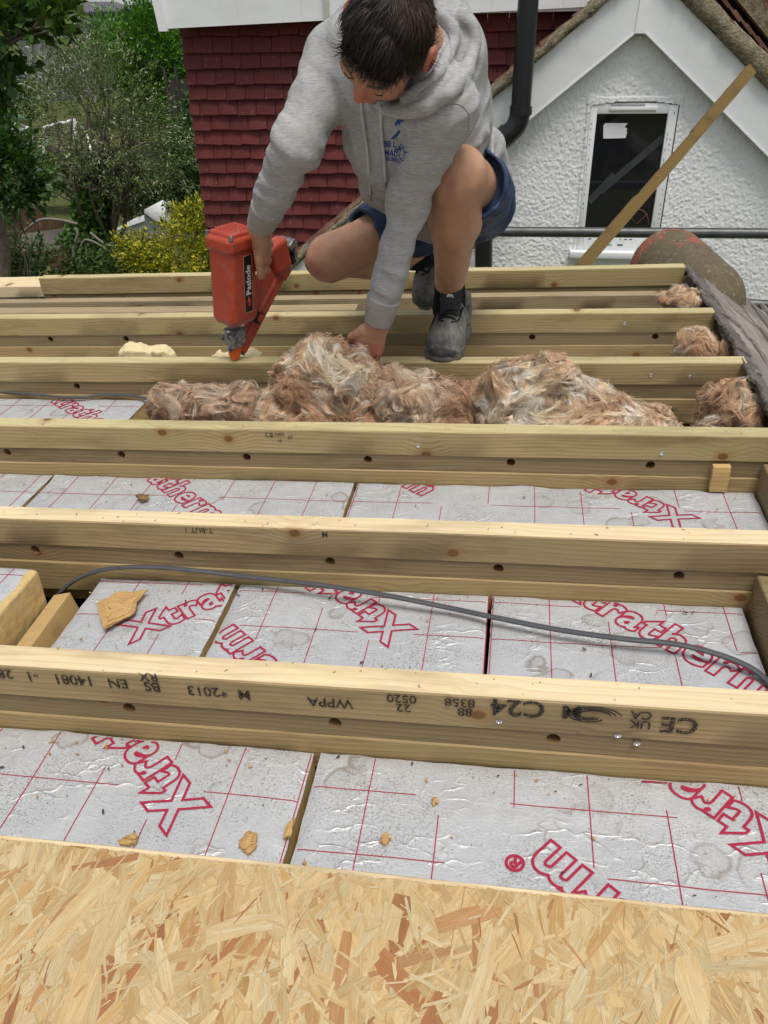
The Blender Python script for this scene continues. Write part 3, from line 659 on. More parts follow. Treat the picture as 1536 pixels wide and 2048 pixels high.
def sl(x0_, x1_, z0_, z1_): k = len(V); V.extend([(x0_, .003, z0_), (x1_, .003, z0_), (x1_, .003, z1_), (x0_, .003, z1_)]); F.append((k, k+1, k+2, k+3))
sl(-2.3, 1.7, -3.5, -.75); sl(-2.3, -1.05, -.75, -.6); sl(1.35, 1.7, -.75, -.1)
for x in (wx0, wx1): k = len(V); V.extend([(x, -.006, wz0), (x, -.006, wz1), (x, .07, wz1), (x, .07, wz0)]); F.append((k, k+1, k+2, k+3))
for k_ in range(20):
    a = wx0+(wx1-wx0)*k_/20; b_ = wx0+(wx1-wx0)*(k_+1)/20; arch = lambda x: wz1+.02*(1-((x-(wx0+wx1)/2)/((wx1-wx0)/2))**2)
    k = len(V); V.extend([(a, -.006, arch(a)), (b_, -.006, arch(b_)), (b_, .07, arch(b_)), (a, .07, arch(a))]); F.append((k, k+1, k+2, k+3))
mesh_obj('lower_wall', V, F, M_RENDER, t)

mb = MB(); mb.box((-.3, .28, -2.0), (3.9, .5, 2.6)); mb.build('rear_wall', M_DARK, t)
# bargeboards
def band(name, P, Q, w0, w1, dy, th, mat, wob=0, mL_=1):
    """band beside the line P-Q, from w0 to w1 measured vertically up"""
    mb = MB(); a, b_ = P+Vector((0, 0, w0)), Q+Vector((0, 0, w0)); c, d = Q+Vector((0, 0, w1)), P+Vector((0, 0, w1))
    mb.prism([Vector((p.x, dy, p.z)) for p in (a, b_, c, d)], (0, th, 0)); return mb.build(name, mat, t)
apL, apR = G(1267, 64), G(1288, 64)
Lo, Ro = G(1057, 236), G(1536, 313); Lo = apL+(Lo-apL)*4.6; Ro = apR+(Ro-apR)*1.9
wL = G(1213, 0).z-(apL.z-(apL.x-G(1213, 0).x)*((apL.z-G(1057, 236).z)/(apL.x-G(1057, 236).x))); wR = G(1360, 0).z-(apR.z-(G(1360, 0).x-apR.x)*((apR.z-G(1536, 313).z)/(G(1536, 313).x-apR.x)))
band('bargeboard', Lo, apL+Vector((.009, 0, 0)), 0, wL, -.07, .022, M_PAINT); band('bargeboard', apR-Vector((.009, 0, 0)), Ro, 0, wR, -.07, .022, M_PAINT)
band('bargeboard_lip', Lo, apL, -.006, .004, -.074, .03, M_UPVC); band('bargeboard_lip', apR, Ro, -.006, .004, -.074, .03, M_UPVC)
mb = MB(); mb.prism([Vector((apL.x-.002, -.078, apL.z-.004)), Vector((apR.x+.002, -.078, apR.z-.004)), Vector((apR.x+.022, -.078, apR.z+.42)), Vector((apL.x+.018, -.078, apL.z+.42))], (0, .012, 0)); mb.build('joint_cover', M_UPVC, t)
# mossy mortared verges, lumpy
def verge(name, P, Q, w0, w1, sd_):
    P, Q = P.copy(), Q.copy(); d = Q-P; L = d.length; d.normalize(); nrm = Vector((-d.z, 0, d.x)); nrm = nrm if nrm.z > 0 else -nrm
    n = int(L/.012); v = []; f = []; off = [(-.062, w0), (-.098, w0+.004), (-.104, (w0+w1)/2), (-.098, w1-.004), (-.03, w1+.01), (.3, w1-.01), (.3, w0)]; m = len(off)
    for i in range(n+1):
        c = P+d*(L*i/n)
        for k, (y, w_) in enumerate(off):
            e = .010*mnoise.noise(Vector((i*.10, k*3.1, sd_)))+.006*mnoise.noise(Vector((i*.45, k*5.1, sd_)))
            p = c+Vector((0, 0, w_)); v.append((p.x+nrm.x*e, y+e*.8, p.z+nrm.z*e))
    for i in range(n):
        for k in range(m-1): f.append((i*m+k, i*m+k+1, (i+1)*m+k+1, (i+1)*m+k))
    return mesh_obj(name, v, f, M_MOSS, t, smooth=True)
verge('mossy_verge', Lo, Vector((ap.x, 0, apL.z+.01)), wL+.002, wL+.052, 1); verge('mossy_verge', Vector((ap.x, 0, apR.z+.01)), Ro, wR+.002, wR+.115, 2)
# roof slopes behind the verge, courses of brown tiles
def slope(name, P, Q, w_, y0, y1, parent, sd_, mat=M_BROWN, gauge=.10, tw=.165):
    rr = random.Random(sd_); mb = MB(); d = Q-P; L = d.length; d.normalize(); up = Vector((-d.z, 0, d.x)); up = up if up.z > 0 else -up
    k = 0; s = 0
    while s < L:
        y = y0+(tw/2 if k % 2 else 0)*0; yy = y0
        while yy < y1:
            c = P+d*(s+.07)+up*(.012+rr.uniform(0, .006))+Vector((0, yy+tw/2, w_)); R0 = Matrix((d, Vector((0, 1, 0)), up)).transposed() if d.cross(Vector((0, 1, 0))).dot(up) > 0 else Matrix((-d, Vector((0, 1, 0)), up)).transposed()
            tl = Matrix.Rotation(rr.uniform(-.02, .02), 3, 'X')@Matrix.Rotation((1 if d.z > 0 else -1)*.08, 3, 'Y')
            mb.box(c, (.16, tw-.004, .013), R0@tl); yy += tw
        s += gauge; k += 1
    return mb.build(name, mat, parent)
slope('roof_tiles', Lo, Vector((ap.x, 0, apL.z)), wL+.03, -.085, .42, t, 5); slope('roof_tiles', Ro, Vector((ap.x, 0, apR.z)), wR+.085, -.085, 2.6, t, 6)
# window of the gable, a thing of this building
def WB(name, x0, x1, z0, z1, y0, y1, mat, par, bev=.003):
    mb = MB(); mb.box(((x0+x1)/2, (y0+y1)/2, (z0+z1)/2), (x1-x0, y1-y0, z1-z0), bev=bev); return mb.build(name, mat, par, smooth=True)
win = WB('window', wx0+.001, wx0+.036, wz0, wz1+.004, -.004, .055, M_UPVC, t)
WB('window_frame', wx1-.047, wx1-.001, wz0, wz1+.004, -.004, .055, M_UPVC, win); WB('window_frame', wx0+.036, wx1-.047, wz1-.038, wz1+.012, -.0037, .055, M_UPVC, win); WB('window_frame', wx0+.036, wx1-.047, wz0, wz0+.078, -.0037, .055, M_UPVC, win)
WB('glass_pane', wx0+.03, wx1-.04, wz0+.07, wz1-.03, .018, .03, M_GLASS, win, 0)
WB('vent_strip', G(1220, 213).x, G(1314, 213).x, wz1-.022, wz1-.004, -.016, -.003, M_UPVC, win); WB('vent_hood', G(1222, 213).x, G(1290, 213).x, wz1-.003, wz1+.010, -.008, .01, plain('grey_vent', (.35, .36, .37), .6), win)
WB('window_sill', wx0-.035, wx1+.05, wz0-.035, wz0, -.055, .05, M_UPVC, win)
# paper sticker with a torn right edge, on the glass
s0, s1 = G(1211, 247), G(1207, 278); s2, s3 = G(1250, 277), G(1253, 247); rr = random.Random(5)
pts = [Vector((s1.x, .0155, s1.z)), Vector((s2.x, .0155, s2.z))]
for k in range(9): u = k/8; pts.append(Vector((s2.x+(s3.x-s2.x)*u+rr.uniform(-.006, .010), .0155, s2.z+(s3.z-s2.z)*u)))
pts += [Vector((s0.x, .0155, s0.z)), Vector((s0.x-.008, .0155, s0.z-.012))]
mb = MB(); mb.prism(pts, (0, .0006, 0)); mb.build('paper_sticker', plain('white_paper', (.75, .76, .78), .8, var=.03), win)
# protective tape with printed marks on the frame
M_TAPE = plain('tape_print', (.10, .12, .13), .6); M_TEAL = plain('teal_print', (.10, .42, .32), .6)
rr = random.Random(8); mk = MB(); tl = MB()
for k in range(26):
    z_ = wz0+.1+k*.025; hh_ = rr.uniform(.003, .012)
    for xx in (wx0+.014, wx1-.016):
        if rr.random() < .6: mk.box((xx+rr.uniform(-.003, .003), -.0046, z_), (rr.uniform(.003, .006), .0006, hh_))
    if rr.random() < .5: tl.box((wx1-.035, -.0046, z_), (.004, .0006, .018))
for k in range(12):
    xx = wx0+.07+k*.028; mk.box((xx, -.0046, wz0+.062), (rr.uniform(.006, .018), .0006, .005)) if rr.random() < .7 else None
tl.box((wx0+.17, -.0046, wz0+.03), (.05, .0006, .008)); mk.box((wx0+.24, -.0046, wz0+.03), (.03, .0006, .009))
mk.build('tape_marks', M_TAPE, win); tl.build('tape_marks', M_TEAL, win)
# things seen dimly through the glass: slats and a round-headed pane
rb = MB()
for a, b_ in (((1200, 385), (1335, 270)), ((1178, 405), (1230, 350))):
    p, q = G(*a), G(*b_); p.y = q.y = .0172; dirn = (q-p).normalized(); nr = Vector((-dirn.z, 0, dirn.x))*.018; rb.prism([v_+Vector((0, -.0007*(a[0] < 1190), 0)) for v_ in (p-nr, q-nr, q+nr, p+nr)], (0, .0004, 0))
rb.build('inner_beam', plain('dim_beam', (.05, .052, .056), .6, spec=.1), win)
ar = MB(); cc = G(1272, 455); pts = [Vector((cc.x+.066*math.cos(a), .0168, cc.z+.01+.082*math.sin(a))) for a in np.linspace(0, math.pi, 24)]
ar.tube(pts, .003, 6); ar.tube([Vector((cc.x-.04, .0168, cc.z+.06)), Vector((cc.x+.0, .0168, cc.z+.015)), Vector((cc.x+.055, .0168, cc.z+.07))], .0022, 6)
ar.build('arched_glazing_bar', plain('dim_wood_bar', (.15, .07, .04), .5), win)

# second roof behind, top right
t = empty('neighbour_roof', (2.2, 6.6, .9), label='dark brown tiled roof with mortared edge at the top right corner', cat='roof')
A0, A1 = at(1440, 0, 5.6), at(1536, 110, 5.6); dd = (A1-A0); A0, A1 = A0-dd*.8, A1+dd*2.0
def rel_(p): return Vector(p)-t.location
P0, P1 = rel_(A0), rel_(A1); P0.y = P1.y = -1.0
slope('roof_tiles', P1, P0, 0, -.0, 1.8, t, 9)
mb = MB(); mb.prism([P0+Vector((0, -.05, -.03)), P1+Vector((0, -.05, -.03)), P1+Vector((0, -.05, -.35)), P0+Vector((0, -.05, -.35))], (0, .05, 0)); mb.build('gable_edge', M_MOSS, t)
B0, B1 = at(1475, 0, 6.2), at(1536, 75, 6.2); dd = B1-B0; B0, B1 = rel_(B0-dd), rel_(B1+dd*3)
mb = MB(); mb.prism([B0, B1, B1+Vector((0, 0, .12)), B0+Vector((0, 0, .12))], (0, .1, 0)); mb.build('verge_mortar', M_MOSS, t)
slope('roof_tiles', B1, B0, .12, .05, 1.6, t, 12)
mb = MB(); mb.box((.2, 1.2, -.8), (2.5, .9, 2.0)); mb.build('wall', plain('brown_brickwork', (.11, .055, .04), .9, var=.3, sc=25), t)

# downpipe
t = empty('downpipe', (0, 4.6, .3), label='black downpipe with an elbow on the white gable', cat='pipe')
pp = [at(1061, -60, 4.6), at(1041.5, 216, 4.6)]
def rl(p): return Vector(p)-t.location
mb = MB(); mb.tube([rl(pp[0]), rl(pp[1])], .0495, 24); mb.build('straight_pipe', M_BLACK, t, smooth=True)
el = spline([at(1041, 212, 4.6), at(1038, 236, 4.6), at(1030, 255, 4.6), at(1012, 272, 4.6), at(985, 292, 4.6)], 8)
mb = MB(); mb.tube([rl(p) for p in el], .052, 24); mb.tube([rl(at(1042, 213, 4.6)), rl(at(1041, 230, 4.6))], .0565, 24); mb.tube([rl(at(1018, 266, 4.6)), rl(at(1006, 277, 4.6))], .0565, 24); mb.build('elbow', M_BLACK, t, smooth=True)
mb = MB(); mb.tube([rl(at(990, 288, 4.6)), rl(at(968, 330, 4.6)), rl(at(967, 540, 4.6))], .0495, 24); mb.build('lower_pipe', M_BLACK, t, smooth=True)

# scaffold tubes
M_GALV = plain('dull_galvanised_tube', (.10, .105, .105), .45, .6, var=.25, sc=14)
t = empty('scaffold_tube', (.6, 4.2, -.16), label='horizontal scaffold tube crossing in front of the white window sill', cat='scaffold tube', group='scaffold tubes beside the gable')
mb = MB(); a, c = at(800, 462, 4.2)-t.location, at(1536, 467, 4.2)-t.location; c = a+(c-a)*1.8; mb.tube([a, c], .0242, 20); mb.build('tube', M_GALV, t, smooth=True)
t = empty('scaffold_tube', (1.1, 4.2, -.5), label='lower scaffold tube just beyond the old roof tiles at the right edge', cat='scaffold tube', group='scaffold tubes beside the gable')
mb = MB(); a, c = at(1380, 600, 4.2)-t.location, at(1536, 610, 4.2)-t.location; c = a+(c-a)*4; mb.tube([a, c], .0242, 20); mb.build('tube', M_GALV, t, smooth=True)

# leaning lath
t = empty('roofing_lath', at(1150, 540, 3.35), label='long rough roofing lath leaning diagonally across the gable window', cat='lath')
a, c = at(1152, 545, 3.35)-t.location, at(1503, 138, 4.12)-t.location; L = (c-a).length; d = (c-a).normalized(); s_ = d.cross(Vector((0, 1, 0))).normalized(); nn = s_.cross(d)
V = []; F = []; n = 90
for i in range(n+1):
    u = i/n; p = a+d*L*u; rg = .5+.5*mnoise.noise(Vector((i*.35, 0, 2))); w0 = .0235-(.004+.004*rg if .35 < u < .66 else .0015*rg); w1 = .0235
    for x, y in ((-w0, -.011), (w1, -.011), (w1, .011), (-w0, .011)): V.append(p+s_*(-x)+nn*y)
for i in range(n):
    for k in range(4): k2 = (k+1) % 4; F.append((4*i+k, 4*i+k2, 4*i+4+k2, 4*i+4+k))
F += [(0, 1, 2, 3), (4*n+3, 4*n+2, 4*n+1, 4*n)]
mesh_obj('lath', V, F, wood('roofing_lath_wood', (.21, .14, .045), (.11, .065, .02), kn=.5), t)

# ================================================================== old tiled slope and hip at the right-hand edge of the roof
M_SLATE = NM('weathered_grey_tile'); _c = M_SLATE.coord(); _a = M_SLATE.node('Attribute', attribute_name='col').outputs['Color']
_k = M_SLATE.mix(M_SLATE.ramp(M_SLATE.noise(M_SLATE.map(_c, (30, 3, 30)), 1., 5, .7), [(.35, 0.), (.7, .7)]), _a, (.25, .23, .20))
_k = M_SLATE.mix(M_SLATE.ramp(M_SLATE.noise(_c, 16, 5, .75), [(.56, 0.), (.7, .8)]), _k, (.50, .48, .43))
_k = M_SLATE.mix(M_SLATE.ramp(M_SLATE.noise(_c, 7, 4, .7), [(.5, 0.), (.68, .6)]), _k, (.19, .13, .095)); M_SLATE = M_SLATE.out(_k, .9, M_SLATE.bump(M_SLATE.noise(_c, 60, 5, .7), 1., .014, M_SLATE.bump(M_SLATE.noise(M_SLATE.map(_c, (40, 5, 40)), 1., 4, .7), 1., .02)))
t = empty('old_tiled_slope', (.62, 2.2, 0), label='grey weathered roof tiles with broken cut edges along the right side', cat='roof')
rr = random.Random(21); mb = MB(); CC = []; m_ = .62
d = Vector((1, 0, -m_)).normalized(); up = Vector((m_, 0, 1)).normalized()
for k in range(12):
    s = k*.095; yy = .95+rr.uniform(-.05, .05)
    while yy < 3.0:
        tw = rr.uniform(.16, .40)
        c0 = Vector((.618+rr.uniform(-.012, .012)*(k == 0), 0, -.006))+d*(s)+up*(.0-.0*k)
        if c0.x+.1 > .56+(3.12-yy)*9 : yy += tw; continue
        ln = .19; st = rr.uniform(-.02, .008) if k < 2 else 0
        R0 = Matrix((d, Vector((0, 1, 0)), up)).transposed()@Matrix.Rotation(.07, 3, 'Y')@Matrix.Rotation(rr.uniform(-.008, .008), 3, 'X')
        st += rr.uniform(-.012, .012); c = c0+d*(ln/2+st)+Vector((0, yy+tw/2, 0))-t.location+up*rr.uniform(0, .002); nv = len(mb.v)
        mb.box(c, (ln, tw-.003, .013), R0, bev=.002)
        q = rr.uniform(.55, 1.5); CC += [(.33*q, .30*q, .265*q, 1)]*(len(mb.v)-nv); yy += tw
    # broken stack of tile edges
for layer in range(4):
    yy = .95
    while yy < 2.92:
        w_ = rr.uniform(.045, .08); nv = len(mb.v)
        c = Vector((.606+.009*layer+rr.uniform(-.004, .006), yy, .008-.016*layer+rr.uniform(-.002, .002)))-t.location
        mb.box(c, (.05, w_*.93, .0125), Matrix.Rotation(.50+rr.uniform(-.06, .06), 3, 'Y')@Matrix.Rotation(rr.uniform(-.22, .22), 3, 'Z'), bev=.003); q = rr.uniform(.6, 1.25); CC += [(.15*q, .13*q, .12*q, 1)]*(len(mb.v)-nv); yy += w_
mesh_obj('weathered_tiles', mb.v, mb.f, M_SLATE, t, col=CC)
mb = MB(); mb.box((.622-.62, -.1, -.16), (.022, 2.5, .16), Matrix.Rotation(.25, 3, 'Y')); mb.box((.70-.62, -.1, -.20), (.12, 2.4, .16)); mb.build('edge_lath', W_GREY, t)
for k, (px, py, s) in enumerate(((1519, 628, .02), (1528, 636, .013))):
    pass
q = Vector((.80, 2.46, -.095)); sdf_obj('mortar_crumb', lambda P: sd_ell(P, (.19, .17, -.085), (.032, .018, .014))+.006*vn(P, 70, 5, 2), (.14, .13, -.12), (.24, .21, -.05), .004, M_MOSS, t)
# hip: a big half round tile bedded in mossy mortar, lower ones crusted over
HIP = NM('hip_tile_clay'); _c = HIP.coord(); _a = HIP.node('Attribute', attribute_name='col').outputs['Color']
_n = HIP.noise(_c, 26, 6, .75); _k = HIP.mix(HIP.ramp(_n, [(.46, 0.), (.56, .85)]), _a, (.15, .12, .075)); _k = HIP.mix(HIP.ramp(HIP.noise(_c, 60, 4, .8), [(.58, 0.), (.68, .9)]), _k, (.36, .35, .30))
HIP = HIP.out(_k, .9, HIP.bump(_n, .9, .012))
t = empty('hip_ridge', (.6, 3.1, 0), label='mossy half round clay hip tile bedded in crumbling mortar beside the farthest joist', cat='ridge tile')
H0, H1 = at(1345, 540, 3.22)+Vector((0, .1, -.02)), at(1408, 585, 2.95)+Vector((0, 0, -.03)); H2 = at(1560, 705, 2.78)
print('hip', H0, H1, H2)
def hipf(P):
    P = P+A3(t.location); a = sd_cap(P, H0, H0+(H1-H0)*1.0, .150, .142); n = vn(P, 14, 4, 3)*.012
    cut = (P-A3(H0))@A3((H0-H1).normalized())-.02
    a = np.maximum(a, cut); inner = sd_cap(P, H0+(H0-H1), H0+(H1-H0)*.2, .128, .122); a = np.maximum(a, -inner)
    b_ = sd_cap(P, H1-Vector((0, 0, .03)), H2-Vector((0, 0, .05)), .095, .05)+vn(P, 11, 9, 4)*.022
    return np.minimum(a+n*.15, smin(a+.004, b_, .02))
def hipc(v):
    P = v+A3(t.location); s = (P-A3(H0))@A3((H1-H0))/((H1-H0).length**2); k = np.clip((s-.2+.55*vn(P, 13, 3, 3))*4, 0, 1)[:, None]
    c = np.array([[.34, .10, .065]])*(1-k)+np.array([[.125, .10, .06]])*k; return np.concatenate([c, np.ones((len(c), 1))], 1)
sdf_obj('hip_tiles', hipf, (-.35, -.55, -.45), (.55, .45, .28), .007, HIP, t, hipc)
# ================================================================== garden below, on the left
def leaf_mat(name, trans=.25, rough=.45, spec=.4):
    m = NM(name); c = m.node('Attribute', attribute_name='col').outputs['Color']; m.put(m.b.inputs['Base Color'], c)
    m.put(m.b.inputs['Roughness'], rough); m.put(m.b.inputs['Specular IOR Level'], spec)
    tr = m.node('BsdfTranslucent'); m.put(tr.inputs[0], m.mix(1., c, (.9, 1., .35), 'MULTIPLY')); mx = m.node('MixShader'); mx.inputs[0].default_value = trans
    m.L(m.b.outputs[0], mx.inputs[1]); m.L(tr.outputs[0], mx.inputs[2]); m.L(mx.outputs[0], m.n['Material Output'].inputs[0]); return m.m
LEAF = leaf_mat('leaf_green'); LEAFG = leaf_mat('leaf_glossy', .15, .28, .7)
BARK = plain('bark', (.13, .11, .085), .9, var=.4, sc=18, bump=.6)
g = np.random.default_rng(4)
def unit(n): v = g.normal(size=(n, 3)); return v/np.linalg.norm(v, axis=1)[:, None]
def leaves(name, C, size, cols, mat, parent, up=.3, jit=.25, aspect=.42, dirs=None):
    """C: leaf positions; a folded pointed leaf (two quads) at each"""
    n = len(C); d = unit(n) if dirs is None else dirs+unit(n)*.6; d[:, 2] -= .1; d /= np.linalg.norm(d, axis=1)[:, None]
    nr = unit(n); nr[:, 2] = np.abs(nr[:, 2])+up; s = np.cross(d, nr); s /= np.linalg.norm(s, axis=1)[:, None]; nr = np.cross(s, d)
    L = size*g.uniform(1-jit*1.5, 1+jit, n)[:, None]; w_ = L*aspect
    V = np.stack([C, C+d*L*.45+s*w_*.5+nr*w_*.16, C+d*L, C+d*L*.45-s*w_*.5+nr*w_*.16, C+d*L*.5], 1).reshape(-1, 3)
    b_ = (np.arange(n)*5)[:, None]; F = np.concatenate([b_+np.array([[0, 4, 2, 1]]), b_+np.array([[0, 3, 2, 4]])])
    cols = np.array(cols)*np.array([1.25, 1.5, 1.1]); c = cols[g.integers(0, len(cols), n)]*g.uniform(.65, 1.3, n)[:, None]; c = np.repeat(np.concatenate([c, np.ones((n, 1))], 1), 5, 0)
    return mesh_obj(name, V, F, mat, parent, col=c)
def crown_pts(blobs, n, shell=.55):
    """points in a union of ellipsoids (centre, radii), denser to the outside, with gaps"""
    w_ = np.array([r[0]*r[1]*r[2] for _, r in blobs])**.66; w_ /= w_.sum(); out = []
    for (c, r), k in zip(blobs, (w_*n).astype(int)):
        u = unit(k); rad = g.uniform(shell**3, 1, k)**(1/3); out.append(A3(c)+u*rad[:, None]*np.array(r))
    return np.concatenate(out)
def limb(mb, a, b_, r0, r1, wob=.15, n=7, k=7):
    a, b_ = Vector(a), Vector(b_); L = (b_-a).length; pts = []
    off = Vector(g.uniform(-1, 1, 3))*L*wob
    for i in range(n+1): u = i/n; pts.append(a.lerp(b_, u)+off*math.sin(u*math.pi)+Vector(g.uniform(-1, 1, 3))*L*.02*(0 < i < n))
    mb.tube(pts, [r0+(r1-r0)*i/n for i in range(n+1)], k); return pts
def tree(name, label, cat, base, blobs, ntw, per, size, cols, mat, r0=.1, group=None, twl=.3, nl=14, shell=.5, aspect=.42, fork=.45, limbs_visible=True, clump=.12, tr_top=None, st0=4):
    base = Vector(base); t = empty(name, base, label=label, cat=cat, group=group)
    bl = [(Vector(c)-base, r) for c, r in blobs]; mb = MB(); cen = sum((c for c, _ in bl), Vector())/len(bl)
    top = tr_top-base if tr_top is not None else cen*fork; tp = limb(mb, (0, 0, -.2), top, r0, r0*.6, .05, 8, 10)
    C = crown_pts(bl, ntw, shell); bp = C[g.choice(len(C), min(nl, len(C)), replace=False)]
    for q in bp:
        st = tp[int(g.integers(st0, 9))]; pts = limb(mb, st, q, r0*.38, r0*.06, .12, 7, 6)
        for _ in range(3):
            j = int(g.integers(3, 7)); e = C[np.argmin(np.linalg.norm(C-A3(pts[j])-unit(1)[0]*.6, axis=1))]; limb(mb, pts[j], e, r0*.14, r0*.03, .1, 5, 5)
    mb.build('trunk', BARK, t, smooth='all')
    out = C-A3(cen); out /= np.linalg.norm(out, axis=1)[:, None]; td = out*.7+unit(len(C))*.6+np.array([0, 0, .25]); td /= np.linalg.norm(td, axis=1)[:, None]
    P = np.repeat(C, per, 0)+np.repeat(td, per, 0)*g.uniform(0, twl, (len(C)*per, 1))+g.normal(size=(len(C)*per, 3))*clump*.3
    leaves('crown', P, size, cols, mat, t, aspect=aspect, dirs=np.repeat(td, per, 0)); return t
# ground, rising behind the lawn
n = 80; V = []; F = []
def gz_(x, y): return -5.0+max(0, min(1, (y-36)/30))*3.2+.08*mnoise.noise(Vector((x*.3, y*.3, 0)))
xs_ = np.concatenate([np.linspace(-60, 12, n), [40, 120, 300]]); ys_ = np.concatenate([[-80, -20, -5], np.linspace(0, 60, n-2), [90, 160, 300]])
for y in ys_:
    for x in xs_: V.append((x, y, gz_(x, y) if abs(x) < 70 and 0 <= y < 70 else (-1.8 if y >= 70 else -5)))
nx_ = len(xs_)
for j in range(len(ys_)-1):
    for i in range(nx_-1): a = j*nx_+i; F.append((a, a+1, a+nx_+1, a+nx_))
GR = NM('lawn_and_soil'); _c = GR.coord(); _k = GR.mix(GR.ramp(GR.noise(_c, .5, 5, .6), [(.4, 0.), (.6, 1.)]), (.075, .095, .02), (.11, .115, .03)); _k = GR.mix(GR.ramp(GR.noise(_c, 9, 5, .7), [(.35, .6), (.6, 0.)]), _k, (.04, .045, .012))
GR = GR.out(_k, .95, GR.bump(GR.noise(_c, 25, 4), .8, .05)); tag(mesh_obj('ground', V, F, GR), kind='structure')

def ctr(px, py, Y): return at(px, py, Y)
def bl(px, py, Y, rx, ry, rd=None): s = Y/math.cos(math.radians(20))/FPX; return (ctr(px, py, Y), (rx*s, (rd or (rx+ry)/2)*s, ry*s))
OLV = [(.075, .09, .028), (.10, .115, .04), (.05, .07, .02), (.15, .16, .09)]
# silver leaved tree filling the middle of the garden
Y0 = 15; b0 = ctr(195, 560, Y0); b0.z = -5
tree('silver_leaved_tree', 'wide loose tree with small silvery green leaves above an ivy clad trunk', 'tree', b0,
     [bl(130, 150, 15.5, 70, 55), bl(200, 170, 15, 80, 70), bl(70, 230, 15, 65, 70), bl(180, 260, 14.5, 90, 70), bl(280, 230, 15, 60, 55), bl(320, 290, 14.8, 60, 50), bl(110, 320, 15, 80, 40), bl(240, 340, 14.5, 80, 45), bl(330, 350, 14.6, 40, 35), bl(160, 110, 15.6, 45, 35)],
     860, 26, .064, OLV, LEAFG, .13, nl=34, shell=.15, aspect=.36, twl=.42, tr_top=ctr(190, 330, 15))
# ivy on its trunk
t = empty('ivy', b0+Vector((0, 0, .1)), label='bright green ivy wrapped round the trunk of the silver leaved tree', cat='climber')
C = crown_pts([(ctr(190, 390, 14.8)-t.location, (.26, .26, .45)), (ctr(180, 430, 14.8)-t.location, (.33, .3, .4)), (ctr(192, 345, 14.8)-t.location, (.24, .2, .3)), (ctr(170, 480, 14.7)-t.location, (.5, .3, .35))], 2200, .6)
leaves('ivy_leaves', C, .11, [(.05, .10, .02), (.075, .14, .03), (.03, .07, .015)], LEAF, t, aspect=.8)
mb = MB(); limb(mb, (0, 0, 0), ctr(190, 360, 14.9)-t.location, .08, .04); mb.build('ivy_stem', BARK, t)
# large leaved tree, top left, nearer
b1 = ctr(-60, 300, 9); b1.z = -5
tree('broadleaf_tree', 'dark broadleaf tree with big lobed leaves hanging in at the top left corner', 'tree', b1,
     [bl(5, 30, 9, 60, 45), bl(85, 20, 9.2, 36, 30), bl(108, 55, 9, 22, 16), bl(-50, 120, 9, 60, 70), bl(8, 105, 9.1, 20, 24)], 250, 12, .13, [(.045, .085, .02), (.06, .11, .025), (.03, .06, .015), (.09, .12, .03)], LEAF, .14, nl=16, shell=.1, aspect=.75, twl=.25, tr_top=ctr(-120, 30, 9.3), st0=7)
b2 = ctr(-80, 420, 10); b2.z = -5
tree('broadleaf_shrub', 'dark leafy shrub at the left edge above the lawn', 'shrub', b2, [bl(20, 350, 10.5, 45, 40), bl(-30, 300, 10.5, 60, 60), bl(50, 372, 10.6, 25, 18)], 260, 12, .11, [(.035, .075, .02), (.055, .10, .025), (.025, .05, .015)], LEAF, .05, nl=8, shell=.3, aspect=.6)
# bright green feathery tree behind
b3 = ctr(300, 220, 27); b3.z = gz_(b3.x, 27)
tree('feathery_green_tree', 'fresh green feathery tree rising in front of the grey wooden fence', 'tree', b3, [bl(300, 90, 27, 45, 55), bl(270, 130, 27, 50, 45), bl(335, 125, 27, 45, 40), bl(310, 170, 27, 55, 45), bl(300, 55, 27, 18, 28), bl(225, 75, 27.5, 22, 30), bl(355, 160, 27, 30, 25)], 1500, 16, .13, [(.06, .14, .012), (.085, .18, .02), (.035, .085, .01)], LEAF, .12, nl=14, shell=.45, aspect=.35, twl=.5)
# hedge mass on the right
b4 = ctr(380, 420, 16); b4.z = -5
tree('dark_hedge_bush', 'dark green bush tucked against the red tile hung wall', 'shrub', b4, [bl(385, 330, 16, 40, 45), bl(390, 385, 15.6, 38, 40), bl(370, 300, 17, 30, 25), bl(400, 260, 17, 30, 50)], 900, 14, .09, [(.03, .055, .014), (.045, .08, .02), (.02, .04, .01)], LEAF, .07, nl=8, shell=.5)
# yellow shrub
b5 = ctr(330, 560, 11.2); b5.z = -5
tree('golden_shrub', 'golden yellow leaved shrub just beyond the left end of the roof', 'shrub', b5, [bl(300, 520, 11, 50, 28), bl(370, 480, 11.3, 45, 45), bl(400, 440, 11.4, 26, 25), bl(350, 535, 11, 70, 30), bl(270, 490, 11.1, 22, 16), bl(420, 520, 11, 30, 30), bl(380, 580, 11, 80, 30)], 800, 16, .062, [(.34, .25, .015), (.46, .34, .03), (.17, .16, .015), (.08, .10, .015), (.25, .21, .02)], LEAF, .05, nl=14, shell=.4, aspect=.5, twl=.2)
